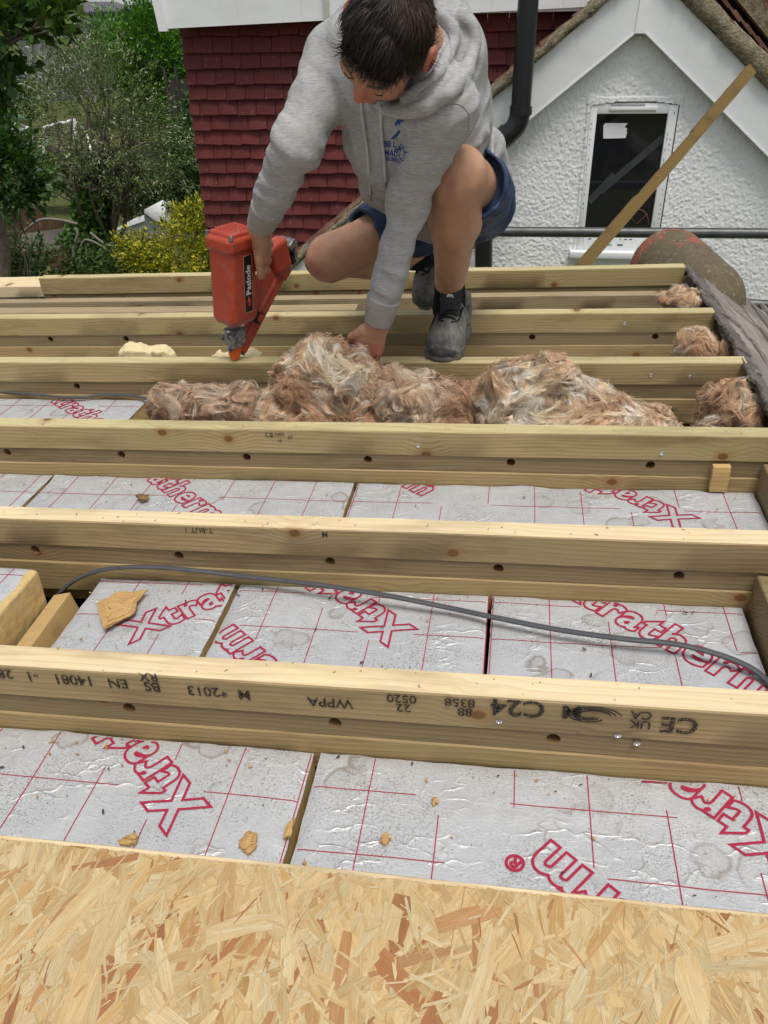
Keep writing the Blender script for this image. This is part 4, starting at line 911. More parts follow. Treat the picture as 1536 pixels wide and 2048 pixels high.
# undergrowth along the bottom
b6 = ctr(90, 620, 11); b6.z = -5
tree('rambling_shrub', 'dark rambling shrub with bare arching stems below the ivy clad trunk', 'shrub', b6, [bl(60, 520, 11.5, 60, 30), bl(140, 545, 11.2, 70, 26), bl(220, 535, 11.4, 50, 26), bl(0, 545, 11, 60, 30), bl(120, 590, 11, 150, 35), bl(20, 440, 12, 22, 22)], 620, 13, .085, [(.045, .075, .02), (.07, .10, .03), (.03, .05, .015), (.09, .11, .05)], LEAF, .04, nl=16, shell=.2, aspect=.5)
t = empty('bare_branch', ctr(150, 470, 12.2), label='bare grey arching branches over the brown reed fence', cat='branch'); mb = MB()
for pts_, r in ((((0, 470), (40, 466), (80, 440), (120, 440), (155, 448)), .022), (((150, 545), (147, 500), (155, 470), (150, 455)), .025), (((175, 560), (160, 520), (170, 480), (215, 500), (240, 530)), .018), (((180, 465), (205, 485), (235, 500), (245, 530)), .02), (((90, 540), (85, 500), (60, 480), (20, 470)), .014)):
    mb.tube([p-t.location for p in spline([ctr(x, y, 12.2) for x, y in pts_], 5)], r, 7)
mb.build('stems', plain('pale_bark', (.22, .20, .17), .9), t, smooth='all')
# more foliage masses along the lawn and beyond
for i, (nm, lb, Yd, bs, co, sz) in enumerate((
        ('laurel_bush', 'dark bush behind the football goal at the far side of the lawn', 27, [(150, 350, 45, 30), (100, 345, 40, 28), (210, 360, 30, 25), (55, 352, 35, 20)], [(.03, .05, .015), (.045, .07, .02)], .12),
        ('low_bush', 'low dark bush right of the ivy clad trunk', 19, [(255, 400, 45, 25), (300, 385, 35, 25), (330, 400, 30, 22)], [(.035, .06, .018), (.055, .08, .03)], .1),
        ('tall_dark_tree', 'tall very dark tree behind the silver leaved tree on the left', 30, [(20, 250, 45, 60), (0, 170, 40, 50), (350, 205, 30, 20), (60, 200, 30, 30)], [(.03, .045, .015), (.05, .065, .02)], .16))):
    bb = ctr(bs[0][0], bs[0][1]+60, Yd); bb.z = gz_(bb.x, Yd)
    tree(nm, lb, 'tree' if 'tree' in nm else 'shrub', bb, [bl(a, b_, Yd, c, d_) for a, b_, c, d_ in bs], 420, 14, sz, co, LEAF, .08, nl=8, shell=.4, aspect=.55)

def quadwall(name, pts, th, mat, parent, **k):
    mb = MB(); mb.prism([Vector(p)-parent.location for p in pts], (0, th, 0)); return mb.build(name, mat, parent, **k)
M_CONC = plain('grey_concrete_panel', (.24, .235, .225), .9, var=.2, sc=3, bump=.3); M_FELT = plain('grey_corrugated_roof', (.12, .12, .125), .85, var=.3, sc=2)
M_OLDW = wood('old_fence_board', (.20, .185, .17), (.12, .11, .10), kn=0)
# concrete garage
YS = 33; t = empty('garage', ctr(135, 120, YS), label='grey concrete panel garage with a shallow corrugated roof at the back of the garden', cat='garage')
quadwall('wall', [ctr(30, 210, YS), ctr(190, 195, YS), ctr(180, 32, YS), ctr(135, 14, YS), ctr(40, 45, YS)], 4, M_CONC, t)
mb = MB()
for a in (60, 80, 108, 150, 187): p, q = ctr(a, 205, YS)-t.location, ctr(a-4, 38, YS)-t.location; mb.prism([p, p+Vector((.16, 0, 0)), q+Vector((.16, 0, 0)), q], (0, -.08, 0))
mb.build('panel_post', plain('pale_concrete_post', (.30, .295, .28), .9), t)
mb = MB(); p, q, r_ = ctr(25, 42, YS)-t.location, ctr(135, 8, YS)-t.location, ctr(186, 27, YS)-t.location
for k in range(26):
    u = k/25; y = -.3+4.5*u; mb.tube([p+Vector((0, y, 0)), q+Vector((0, y, 0)), r_+Vector((0, y, 0))], .09, 6)
mb.build('roof', M_FELT, t, smooth=True)
mb = MB(); p = ctr(106, 137, YS-.1)-t.location
for k in range(5): mb.box(p+Vector((.22*k, 0, -.4)), (.04, .04, .85)); 
for k in range(4): mb.box(p+Vector((.44, 0, -.1-.25*k)), (.95, .035, .04))
mb.build('window_bars', plain('pale_bars', (.38, .38, .37), .7), t)
# tall weathered fence
t = empty('board_fence', ctr(280, 100, 35), label='tall weathered grey board fence right of the concrete garage', cat='fence')
mb = MB(); rr = random.Random(4); x = 186
while x < 420:
    w_ = 5.2; h = 36 if x < 240 else (46 if x < 325 else 60); p, q = ctr(x, 170, 35)-t.location, ctr(x-1, h+rr.uniform(-1, 1), 35)-t.location; ww = (ctr(x+w_-.5, 170, 35)-ctr(x, 170, 35)).x
    mb.prism([p, p+Vector((ww, 0, 0)), q+Vector((ww, 0, 0)), q], (0, .03, 0)); x += w_
mb.build('fence_boards', M_OLDW, t)
mb = MB()
for x in (241, 327, 363): p, q = ctr(x, 170, 34.9)-t.location, ctr(x, 40 if x < 300 else 55, 34.9)-t.location; mb.prism([p, p+Vector((.12, 0, 0)), q+Vector((.12, 0, 0)), q], (0, -.1, 0))
mb.build('fence_post', M_CONC, t)
# brick house far behind
M_BRICK = NM('yellow_stock_brick'); _c = M_BRICK.coord(); _b = M_BRICK.node('TexBrick'); M_BRICK.L(M_BRICK.map(_c, (1, 1, 1), rot=(math.pi/2, 0, 0)), _b.inputs[0]); _b.inputs['Scale'].default_value = 3.
M_BRICK.put(_b.inputs['Color1'], (.34, .22, .10)); M_BRICK.put(_b.inputs['Color2'], (.26, .15, .07)); M_BRICK.put(_b.inputs['Mortar'], (.22, .18, .13)); M_BRICK = M_BRICK.out(_b.outputs[0], .9)
YH = 42; t = empty('brick_house', ctr(250, 40, YH), label='yellow brick house with a white gutter line far behind the fence', cat='house')
quadwall('wall', [ctr(120, 120, YH), ctr(420, 120, YH), ctr(420, 12, YH), ctr(120, 12, YH)], 5, M_BRICK, t)
mb = MB(); p, q = ctr(120, 12, YH-.3)-t.location, ctr(420, 8, YH-.3)-t.location; mb.prism([p, q, q+Vector((0, 0, .22)), p+Vector((0, 0, .22))], (0, .2, 0)); mb.build('gutter', M_UPVC, t)
mb = MB(); mb.prism([p+Vector((0, 0, .22)), q+Vector((0, 0, .22)), q+Vector((0, 3.5, 2.6)), p+Vector((0, 3.5, 2.6))], (0, 0, .1)); mb.build('roof', M_FELT, t)
mb = MB(); p = ctr(322, 12, YH-.2)-t.location; mb.tube([p, p+Vector((.1, 0, -2.4))], .07, 8); mb.build('downpipe', M_BLACK, t)
quadwall('lean_to_wall', [ctr(322, 60, YH-.5), ctr(420, 60, YH-.5), ctr(420, 20, YH-.5), ctr(322, 20, YH-.5)], .3, plain('dark_brick', (.12, .06, .04), .9), t)
# football goal, children's things
t = empty('football_goal', ctr(120, 290, 26), label='white framed football goal with a net, half hidden by the silver leaved tree', cat='goal'); mb = MB()
a, c, d_, e = [ctr(*q, 26)-t.location for q in ((88, 305), (88, 255), (150, 240), (182, 300))]
for p, q in ((a, c), (c, d_), (d_, ctr(150, 290, 26)-t.location)): mb.tube([p, q], .05, 8)
mb.tube([d_, ctr(172, 265, 26.5)-t.location, e], .035, 8); mb.build('goal_frame', M_UPVC, t, smooth=True)
mb = MB(); f0_, f1_ = ctr(98, 300, 26.6)-t.location, ctr(176, 300, 27)-t.location
for k in range(16):
    u = k/15; p = c.lerp(d_, u); q = f0_.lerp(f1_, u); mb.tube([p, q], .010, 4)
for k in range(12):
    u = k/11; mb.tube([c.lerp(f0_, u), d_.lerp(f1_, u)], .010, 4)
mb.build('net', plain('grey_net', (.35, .36, .34), .8), t)
t = empty('garden_slide', ctr(25, 262, 24), label='pale curved play slide at the far left beyond the lawn', cat='slide'); mb = MB()
pts = [ctr(*q, 24)-t.location for q in ((-20, 225), (0, 243), (20, 255), (45, 262), (50, 285))]
for k in range(len(pts)-1): mb.prism([pts[k], pts[k+1], pts[k+1]+Vector((0, .5, .05)), pts[k]+Vector((0, .5, .05))], (0, 0, -.12))
mb.build('chute', plain('pale_plastic', (.48, .50, .50), .5), t); mb = MB(); mb.tube([ctr(-20, 222, 24)-t.location, ctr(48, 236, 24)-t.location], .05, 8); mb.build('rail', plain('teal_plastic', (.10, .35, .30), .5), t)
t = empty('water_butt', ctr(32, 170, 30), label='dark blue tub standing by the garage', cat='tub'); mb = MB(); mb.tube([ctr(34, 190, 30)-t.location, ctr(30, 150, 30)-t.location], [.32, .36], 16); mb.build('tub', plain('blue_plastic', (.015, .03, .09), .5), t, smooth=True)
# brown reed screen
t = empty('reed_screen', ctr(60, 450, 17), label='brown reed screen fence with a sagging top across the lower lawn', cat='fence'); mb = MB(); rr = random.Random(9)
top = spline([ctr(x, y, 17) for x, y in ((-30, 405), (30, 408), (75, 425), (110, 440), (160, 448))], 60)
for k, p in enumerate(top):
    h = 1.1+rr.uniform(-.02, .06); q = p-t.location; mb.tube([q+Vector((rr.uniform(-.01, .01), rr.uniform(-.03, .03), rr.uniform(-.03, .03))), q+Vector((.02, 0, -h))], .014, 4)
mb.build('reeds', plain('brown_reed', (.13, .08, .045), .9, var=.4, sc=6), t)
t = empty('split_cane_panel', ctr(95, 475, 15.5), label='pale leaning cane panel between the reed screen and the shrubs', cat='fence'); mb = MB()
for k in range(34):
    u = k/33; a_, b__ = ctr(48+95*u, 468-14*u, 15.5), ctr(30+95*u, 505-8*u, 15.2); mb.tube([a_-t.location, b__-t.location], .014, 4)
mb.build('canes', plain('pale_cane', (.27, .24, .20), .9), t)
# white garden boxes by the yellow shrub
M_WB = plain('white_plastic_box', (.55, .57, .58), .5)
for i, (lb, pts) in enumerate((('white storage box lying behind the golden shrub', ((288, 425), (330, 455), (345, 480), (292, 475))), ('upright white appliance casing standing behind the golden shrub', ((330, 412), (362, 404), (366, 455), (334, 470))), ('low white bench top left of the upright white casing', ((232, 462), (300, 438), (302, 452), (236, 474))))):
    t = empty('storage_box', ctr(*pts[0], 16+i*.3), label=lb, cat='box'); mb = MB(); mb.prism([ctr(*p, 16+i*.3)-t.location for p in pts], (.05, .8, .0)); mb.build('casing', M_WB, t, smooth=True)
    mb = MB(); p0_, p1_ = ctr(*pts[0], 15.97+i*.3)-t.location, ctr(*pts[1], 15.97+i*.3)-t.location; mb.prism([p0_, p1_, p1_+Vector((0, .03, .05)), p0_+Vector((0, .03, .05))], (.05, .85, .02)); mb.build('lid', M_UPVC, t)
t = empty('woven_panel', ctr(365, 195, 25), label='dark woven fence panel right of the feathery green tree', cat='fence'); mb = MB()
for k in range(14): a_, b__ = ctr(338, 165+5*k, 25), ctr(410, 160+5*k, 25); mb.prism([a_-t.location, b__-t.location, b__-t.location+Vector((0, 0, .06)), a_-t.location+Vector((0, 0, .06))], (0, .03, 0))
for x in (340, 362, 385): a_ = ctr(x, 235, 24.95)-t.location; mb.prism([a_, a_+Vector((.07, 0, 0)), a_+Vector((.07, 0, 1.3)), a_+Vector((0, 0, 1.3))], (0, -.03, 0))
mb.build('slats', plain('dark_slats', (.05, .045, .04), .9), t)
t = empty('far_treeline', (-60, 95, -2), label='far line of trees beyond the houses', cat='trees'); t['kind'] = 'stuff'
tb = [((-90+i*16+g.uniform(-4, 4)+60, g.uniform(-5, 5), 3+g.uniform(0, 2)), (9, 5, 5+g.uniform(0, 2))) for i in range(9)]
C = crown_pts(tb, 9000, .8); leaves('far_leaves', C, .9, [(.035, .06, .02), (.05, .08, .025)], LEAF, t, aspect=.7)
# ================================================================== the worker
from time import time as _tm
_T = _tm()
SKIN = NM('skin'); _c = SKIN.coord(); _a = SKIN.node('Attribute', attribute_name='col').outputs['Color']
_n = SKIN.noise(_c, 34, 6, .7); _k = SKIN.mix(SKIN.ramp(_n, [(.4, 0.), (.7, .4)]), _a, SKIN.mix(1., _a, (.80, .55, .42), 'MULTIPLY'))
_k = SKIN.mix(SKIN.ramp(SKIN.vor(_c, 60.), [(.03, .6), (.07, 0.)]), _k, (.2, .09, .05))
SKIN.put(SKIN.b.inputs['Subsurface Weight'], .12); SKIN.b.inputs['Subsurface Radius'].default_value = (.012, .005, .003); SKIN.b.inputs['Subsurface Scale'].default_value = .6
SKIN = SKIN.out(_k, .48, SKIN.bump(SKIN.noise(_c, 220, 3, .6), .25, .0015), spec=.4)
FAB = NM('heather_grey_fleece'); _c = FAB.coord(); _n = FAB.noise(FAB.map(_c, (1, 1, 1), rot=(.5, .4, .2)), 55, 4, .7); _m = FAB.noise(FAB.map(_c, (60, 60, 420), rot=(.3, .5, 0)), 1., 3, .6)
_k = FAB.mix(FAB.ramp(_m, [(.35, 0.), (.7, 1.)]), (.43, .43, .43), (.28, .28, .285)); _k = FAB.mix(FAB.ramp(_n, [(.42, 0.), (.75, .35)]), _k, (.46, .455, .44))
_k = FAB.mix(FAB.ramp(FAB.noise(_c, 9, 4, .6), [(.56, 0.), (.74, .4)]), _k, (.30, .27, .21)); _k = FAB.mix(FAB.ramp(FAB.vor(_c, 17.), [(.02, .8), (.05, 0.)]), _k, (.12, .13, .15))
FAB = FAB.out(_k, .95, FAB.bump(FAB.noise(_c, 420, 2), .35, .0015), spec=.1)
CUFF = NM('ribbed_cuff'); _c = CUFF.coord(); CUFF = CUFF.out(CUFF.mix(CUFF.ramp(CUFF.noise(_c, 14, 4), [(.4, 0.), (.7, 1.)]), (.38, .37, .35), (.28, .26, .22)), .95, CUFF.bump(CUFF.noise(_c, 300, 2), .4, .002), spec=.1)
NAVY = NM('navy_short_fabric'); _c = NAVY.coord(); NAVY = NAVY.out(NAVY.mix(NAVY.noise(_c, 18, 3), (.014, .030, .075), (.028, .055, .12)), .6, NAVY.bump(NAVY.noise(_c, 500, 2), .2, .001), spec=.3)
SOCK = plain('black_sock', (.006, .006, .007), .95, bump=.4, sc=200)
HAIR = NM('dark_hair'); _a = HAIR.node('Attribute', attribute_name='col').outputs['Color']; HAIR = HAIR.out(_a, .5, None, spec=.2)
SHOE = NM('dusty_work_shoe'); _c = SHOE.coord(); _k = SHOE.mix(SHOE.ramp(SHOE.noise(_c, 20, 5, .7), [(.35, 0.), (.62, 1.)]), (.05, .053, .056), (.23, .225, .19)); _k = SHOE.mix(SHOE.ramp(SHOE.noise(_c, 55, 4, .8), [(.56, 0.), (.68, .6)]), _k, (.26, .24, .16))
SHOE = SHOE.out(_k, .75, SHOE.bump(SHOE.noise(_c, 150, 3), .5, .002)); SOLE = plain('dusty_sole', (.12, .118, .105), .85, var=.5, sc=30, bump=.3); TNG = plain('dark_tongue_fabric', (.030, .030, .036), .8, var=.4, sc=60); DUSTY = plain('dusty_dark_rubber', (.07, .07, .068), .8, var=.6, sc=35, bump=.3); RUB = plain('black_rubber', (.02, .02, .021), .6, var=.5, sc=40, bump=.3); LACE = plain('black_lace', (.008, .008, .01), .8)

hipL, hipR = at(972, 405, 2.33), at(880, 420, 2.42)
knL, anL = at(917, 350, 1.92), at(898, 590, 2.20)
knR, anR = at(659, 517, 2.20), Vector((-.205, 2.485, .165))
shR, elR, wrR = at(672, 122, 1.98), at(592, 290, 1.86), at(519, 455, 2.0)
shL, elL, wrL = at(880, 212, 1.82), at(817, 398, 1.88), at(757, 640, 1.915)
hc = at(772, 76, 1.715); U = Vector((.12, -.90, .40)).normalized(); Fd = Vector((-.46, -.38, -.80)); Fd = (Fd-U*Fd.dot(U)).normalized(); Ld = U.cross(Fd)
HR = [tuple(Ld), tuple(Fd), tuple(U)]
def hp(l, f, u): return hc+Ld*l+Fd*f+U*u
neck = at(850, 95, 1.93)
MCP = {}
def hand(wr, pdir, spread, nrm, curl, scale=1., thumb=1, splay=.12, fcurl=None):
    """palm box chain and five bent fingers; returns list of capsules. pdir: wrist->knuckles, spread: index->little, nrm: back of the hand"""
    pd, sp, nr = [Vector(v).normalized() for v in (pdir, spread, nrm)]; out = []; kn = []
    for i, (s_, ln, r_) in enumerate(((-.030, .088, .0135), (-.010, .092, .0138), (.010, .088, .0132), (.028, .080, .0122))):
        k = wr+pd*ln*scale+sp*s_*scale; out.append((wr+sp*s_*.55*scale+pd*.015, k, .0155*scale, r_*scale)); kn.append(k)
    tips = []
    for i, (L, r_) in enumerate(((.074, .0088), (.082, .0092), (.076, .0088), (.060, .0078))):
        p = kn[i]; a = 0; seg = (L*.46, L*.30, L*.26); cv = fcurl[i] if fcurl else curl
        dd = (pd+sp*(i-1.5)*splay)
        for j, q in enumerate(seg):
            a += cv[j]; d = (dd*math.cos(a)-nr*math.sin(a)).normalized(); n_ = p+d*q*scale
            out.append((p, n_, (r_*(1.08-.1*j))*scale, (r_*(.98-.1*j))*scale)); p = n_
        tips.append(p)
    b0 = wr+pd*.022*scale-sp*.026*scale*thumb; d = (pd*.75-sp*.75*thumb-nr*.35).normalized(); b1 = b0+d*.042*scale; d2 = (pd*.95-sp*.15*thumb-nr*.45).normalized(); b2 = b1+d2*.032*scale; b3 = b2+(d2-sp*-.25*thumb-nr*.1).normalized()*.026*scale
    out += [(b0, b1, .0165*scale, .0125*scale), (b1, b2, .0115*scale, .0102*scale), (b2, b3, .0102*scale, .0085*scale)]
    return out
# left hand (picture right) pressing into the wool; right hand closed round the tool's handle
hL = hand(wrL+(at(735, 690, 1.93)-wrL)*.12, at(733, 702, 1.93)-wrL, at(708, 700, 1.93)-at(752, 700, 1.93), Vector((.15, -1, .25)), (.15, .25, .2), 1.0, thumb=-1)
gripc = at(533, 520, 2.055)
hRw = wrR+(gripc-wrR)*.25
hR = [(hRw, at(519+2*i, 500+13*i, 2.062), .0185, .0165-.001*i) for i in range(4)]
for i in range(4):
    y_ = 486+18.5*i; p_ = [at(521, y_-1, 2.060), at(530, y_-3, 2.036), at(539-1.5*i, y_-2, 2.048), at(541-2.5*i, y_+3, 2.075)]
    hR += [(p_[k], p_[k+1], .0098-.0005*k-.0003*i, .0094-.0005*k-.0003*i) for k in range(3)]
hR += [(at(516, 492, 2.03), at(519, 522, 2.022), .0135, .0115), (at(519, 522, 2.022), at(522, 552, 2.032), .0112, .0092)]
def body_sdf(P):
    d = sd_ell(P, hp(0, 0, 0), (.073, .093, .088), HR)
    d = smin(d, sd_ell(P, hp(0, .028, -.055), (.058, .062, .068), HR), .03)
    d = smin(d, sd_ell(P, hp(0, .052, -.098), (.03, .03, .024), HR), .02)             # chin
    d = smin(d, sd_cap(P, hp(0, .086, .008), hp(0, .107, -.033), .0075, .0105), .012)   # nose
    for s in (1, -1):
        d = smin(d, sd_cap(P, hp(.010*s, .100, -.040), hp(.013*s, .094, -.042), .0075, .007), .006)
        d = smin(d, sd_cap(P, hp(.012*s, .085, .012), hp(.045*s, .070, .010), .010, .010), .012)   # brow
        d = smin(d, sd_ell(P, hp(.042*s, .058, -.035), (.024, .022, .022), HR), .02)      # cheek
        d = smax(d, -sd_ell(P, hp(.031*s, .095, -.008), (.016, .012, .010), HR), .010)
        d = smin(d, sd_ell(P, hp(.030*s, .078, -.010), (.0125, .0125, .012), HR), .002)  # eye under its lid
        e = sd_ell(P, hp(.086*s, -.014, -.018), (.012, .024, .034), HR); e = smax(e, -sd_ell(P, hp(.098*s, -.006, -.016), (.009, .013, .021), HR), .004); d = smin(d, e, .008)
    d = smin(d, sd_cap(P, hp(-.018, .087, -.068), hp(.018, .087, -.068), .0085, .0085), .006); d = smax(d, -sd_cap(P, hp(-.02, .098, -.0645), hp(.02, .098, -.0645), .0022, .0022), .003)
    d = smin(d, sd_cap(P, hp(0, -.03, -.05), neck, .052, .058), .03)
    T = sd_cap(P, neck+Vector((-.02, .08, -.05)), at(872, 360, 2.33), .085, .11); T = smin(T, sd_cap(P, shR, shL, .055, .055), .05); d = smin(d, T, .03)
    T = sd_cap(P, hipL+Vector((-.03, 0, .0)), hipR, .072, .075); d = smin(d, T, .05)
    for (a, b_, c, r0, r1, r2_) in ((shR, elR, wrR, .040, .031, .025), (shL, elL, wrL, .040, .029, .025)):
        d = smin(d, smin(sd_cap(P, a, b_, r0, r1), sd_cap(P, b_, c, r1, r2_), .02), .02)
    # legs: thigh, knee cap, calf with a bulge behind, tapering shin
    for (h_, k, a, nrm) in ((hipL, knL, anL, Vector((0, .7, -.2))), (hipR, knR, anR, Vector((.3, .3, .8)))):
        th = sd_cap(P, h_, k+(h_-k)*.12, .074, .063); kn_ = sd_ell(P, k+(k-(h_+a)/2).normalized()*.002, (.060, .060, .060)); m = a+(k-a)*.66
        cf = smin(sd_cap(P, k, m, .053, .059), sd_cap(P, m, a, .058, .035), .03)
        leg = smin(smin(th, cf, .005), kn_, .028); pat = sd_ell(P, k+(k-(h_+a)/2).normalized()*.044, (.028, .024, .030)); leg = smin(leg, pat, .018); leg = smin(leg, sd_ell(P, k+(a-k)*.20+(k-(h_+a)/2).normalized()*.030, (.020, .020, .030)), .02); leg = smin(leg, sd_cap(P, a+(k-a)*.72, a+(k-a)*.25, .012, .010)+.0-.036, .02) if False else leg
        d = smin(d, leg, .006)
    for hd in (hL, hR):
        e = None
        for i, (a, b_, r0, r1) in enumerate(hd):
            q = sd_cap(P, a, b_, r0, r1); e = q if e is None else smin(e, q, .010 if i < 4 else .004)
        d = smin(d, e, .01)
    d = smin(d, sd_cap(P, wrL, hL[1][0], .027, .022), .012); d = smin(d, sd_cap(P, wrR, hR[1][0], .027, .022), .012)
    return d-.0012*vn(P, 45, 3)-.002*vn(P, 19, 8)
def body_col(V):
    base = np.array([[.50, .285, .18]]); C = np.repeat(base, len(V), 0)
    def w_(c, r, col, k=1.):
        nonlocal C; a = np.clip(1-np.linalg.norm(V-A3(c), axis=1)/r, 0, 1)[:, None]*k; a = np.clip(a*1.6, 0, 1); C = C*(1-a)+np.array([col])*a
    w_(hc, .19, (.36, .15, .095), .8); w_(hp(0, .11, -.03), .035, (.46, .15, .10)); w_(hp(.085, -.01, -.02), .045, (.52, .13, .08), 1.2); w_(hp(-.085, -.01, -.02), .045, (.5, .14, .09))
    Q = (V-A3(hc))@np.array(HR).T; n = vn(V, 260, 4, 2)
    beard = np.clip(((-Q[:, 2]-.052)+(.0*n))*45, 0, 1)*np.clip((np.abs(Q[:, 0])-.012)*80+(Q[:, 2] < -.078)*1., 0, 1)+np.clip((np.abs(Q[:, 0])-.052)*70, 0, 1)*np.clip((-Q[:, 2]-.015)*50, 0, 1)
    beard *= (np.linalg.norm(Q, axis=1) < .145)*(Q[:, 1] > -.015); beard = np.clip(beard*(.85+.4*n), 0, .9)[:, None]; C = C*(1-beard)+np.array([[.028, .018, .014]])*beard
    brow = ((np.abs(Q[:, 2]-.014) < .005) & (np.abs(np.abs(Q[:, 0])-.03) < .018) & (Q[:, 1] > .06))[:, None]; C = np.where(brow, np.array([[.05, .03, .02]]), C)
    for hd in (hL, hR):
        for k in hd[:4]: w_(k[1], .05, (.46, .17, .12), .6)
    sc_ = knL+Vector((-.012, -.055, -.012)); a = np.clip(1.3-np.linalg.norm((V-A3(sc_))/np.array([.016, .04, .034]), axis=1), 0, 1)[:, None]*.75; C = C*(1-a)+np.array([[.36, .15, .12]])*a
    w_(knR+Vector((-.03, -.04, -.03)), .06, (.44, .20, .14), .7)
    return np.concatenate([C, np.ones((len(C), 1))], 1)
man = sdf_obj('person', body_sdf, (-.85, 1.55, -.08), (.12, 2.72, .93), .0036, SKIN, None, body_col)
tag(man, 'crouching worker in a grey hoodie and navy shorts, head bent, holding a red nail gun', 'person')
print('body', _tm()-_T)
# eyelids: dark lash lines
mb = MB()
for s in (1, -1): mb.tube(spline([hp((.031+.011*c)*s, .0905-.004*abs(c), -.014-.0018*(1-c*c)) for c in (-1, -.5, 0, .5, 1)], 3), .0011, 5)
mb.build('eyelash', HAIR, man)

# ---- hoodie
def ridg(P, ax, fa, fc, seed, warp=.35):
    ax = A3(ax); ax = ax/np.linalg.norm(ax); a = P@ax; R = P-np.outer(a, ax); Q = R*fc+np.outer(a*fa+warp*vn(P, 9, seed+5), ax)
    n = vn(Q, 1, seed); return 1-2.2*np.abs(n)
tA, tB, tC = at(876, 372, 2.33), at(836, 235, 2.02), at(806, 100, 1.99)
hood_path = spline([at(862, 12, 2.02), at(905, 60, 1.97), at(912, 110, 1.88), at(890, 160, 1.80), at(845, 198, 1.735), at(795, 212, 1.74), at(752, 190, 1.80)], 4)
hood_out = spline([at(850, -10, 2.08), at(930, 50, 2.07), at(945, 120, 1.98), at(925, 180, 1.88), at(870, 222, 1.80), at(800, 236, 1.80), at(745, 205, 1.85)], 4)
def hoodie_base(P):
    torso = sd_cap(P, tA, tB, .150, .150, ((.05, -.78, .62), .92)); torso = smin(torso, sd_cap(P, tB, tC, .150, .140), .06)
    torso = smin(torso, sd_cap(P, shR+Vector((.03, 0, 0)), shL, .072, .075), .06)
    torso = smin(torso, sd_cap(P, at(765, 375, 2.12), at(800, 300, 2.02), .045, .10), .06)        # the slack front hanging down
    torso = smin(torso, sd_cap(P, at(978, 350, 2.40), at(960, 300, 2.34), .055, .07), .05)
    damp = 1-.85*np.exp(-((P-A3(at(785, 295, 1.88)))**2).sum(1)/.0064); w_ = .006*ridg(P, (.6, .3, -.7), 7, 17, 3)+.004*ridg(P, (-.3, -.5, .8), 26, 9, 9)+.004*vn(P, 12, 30, 2)
    # hem fold at the back
    hem = sd_cap(P, at(1000, 352, 2.44), at(985, 318, 2.40), .030, .035); torso = smin(torso, hem, .02)
    d = torso-w_*damp
    def sleeve(a, b_, c, r, seed):
        s1, s2 = sd_cap(P, a, b_, r[0], r[1]), sd_cap(P, b_, c, r[1], r[2]); s_ = smin(s1, s2, .03)
        Q = P-A3(a); ax = A3(c-a); L = np.linalg.norm(ax); ax /= L; t_ = np.clip(Q@ax/L, 0, 1)
        bunch = .25+.8*np.exp(-((t_-.45)/.12)**2)+.9*np.exp(-((t_-.86)/.12)**2)
        return s_+.001-.0048*bunch*ridg(P, ax, 46, 8, seed, .9)-.0045*ridg(P, ax+np.array([.25, .1, 0]), 17, 13, seed+3, .6)-.002*vn(P, 30, seed)
    e = wrR+(elR-wrR)*.24
    d = smin(d, sleeve(shR, elR, e, (.070, .049, .039), 11), .028)
    e = wrL+(elL-wrL)*.16
    sl = sleeve(shL+Vector((.005, 0, -.01)), elL, e, (.066, .042, .036), 23); d = smin(d, sl, .014)
    d = smin(d, sd_cap(P, neck+Vector((.03, .05, -.02)), neck+Vector((-.06, .03, -.03)), .098, .098), .03); d = smin(d, sd_ell(P, at(876, 36, 2.0), (.064, .08, .064))-.007*ridg(P, (.4, .1, -1), 14, 22, 47), .02)
    # opening for head and neck
    d = smax(d, -sd_ell(P, hp(0, -.0, -.01), (.084, .104, .10), HR), .01)
    d = smax(d, -sd_cap(P, hp(0, -.0, -.06), hp(0, .05, -.12), .06, .05), .02)
    return d
_v, _q = nets(hoodie_base, (-.5, 1.55, .45), (.14, 2.2, .96), .009); _B = BVHTree.FromPolygons([tuple(p) for p in _v], [tuple(int(i) for i in p) for p in _q])
def path_on(pts_, dy=0):
    out = []
    for p in pts_:
        v = ray(*p).normalized(); h_ = _B.ray_cast(Vector((0, 0, CAMH)), v)
        if h_[0]: out.append(h_[0]-v*dy)
    return spline(out, 4)
roll1 = path_on([(852, 12), (880, 30), (903, 56), (908, 84), (893, 116), (878, 142), (850, 172), (812, 196)], .004)
roll2 = path_on([(925, 35), (948, 70), (944, 105), (930, 145), (905, 178), (865, 207), (830, 222), (795, 222), (770, 212), (752, 192)], .006)
grv = path_on([(962, 72), (960, 108), (944, 152), (916, 188), (874, 220), (832, 237), (792, 236), (764, 224), (742, 202)], .0)
def pathd(P, pts_, r):
    d = None
    for a, b_ in zip(pts_[:-1], pts_[1:]): q = sd_cap(P, a, b_, r, r); d = q if d is None else np.minimum(d, q)
    return d
def hoodie_sdf(P):
    d = hoodie_base(P); lo_b, hi_b = np.array([-.42, 1.6, .5]), np.array([.1, 2.2, .96]); m_ = ((P > lo_b) & (P < hi_b)).all(1)
    if m_.any():
        Q = P[m_]; e = d[m_]; e = smax(e, -pathd(Q, grv, .0065), .010); n_ = .003*vn(Q, 38, 7, 2)
        e = smin(e, pathd(Q, roll2, .0155)-n_, .008); e = smin(e, pathd(Q, roll1, .0125)-n_, .006); d = d.copy(); d[m_] = e
    return d
hd_ = sdf_obj('hoodie', hoodie_sdf, (-.85, 1.55, .1), (.14, 2.62, .96), .004, FAB, man, None)
print('hoodie', _tm()-_T)
def bvh(o): return BVHTree.FromPolygons([v.co[:] for v in o.data.vertices], [p.vertices[:] for p in o.data.polygons])
HB = bvh(hd_); cam0 = Vector((0, 0, CAMH))
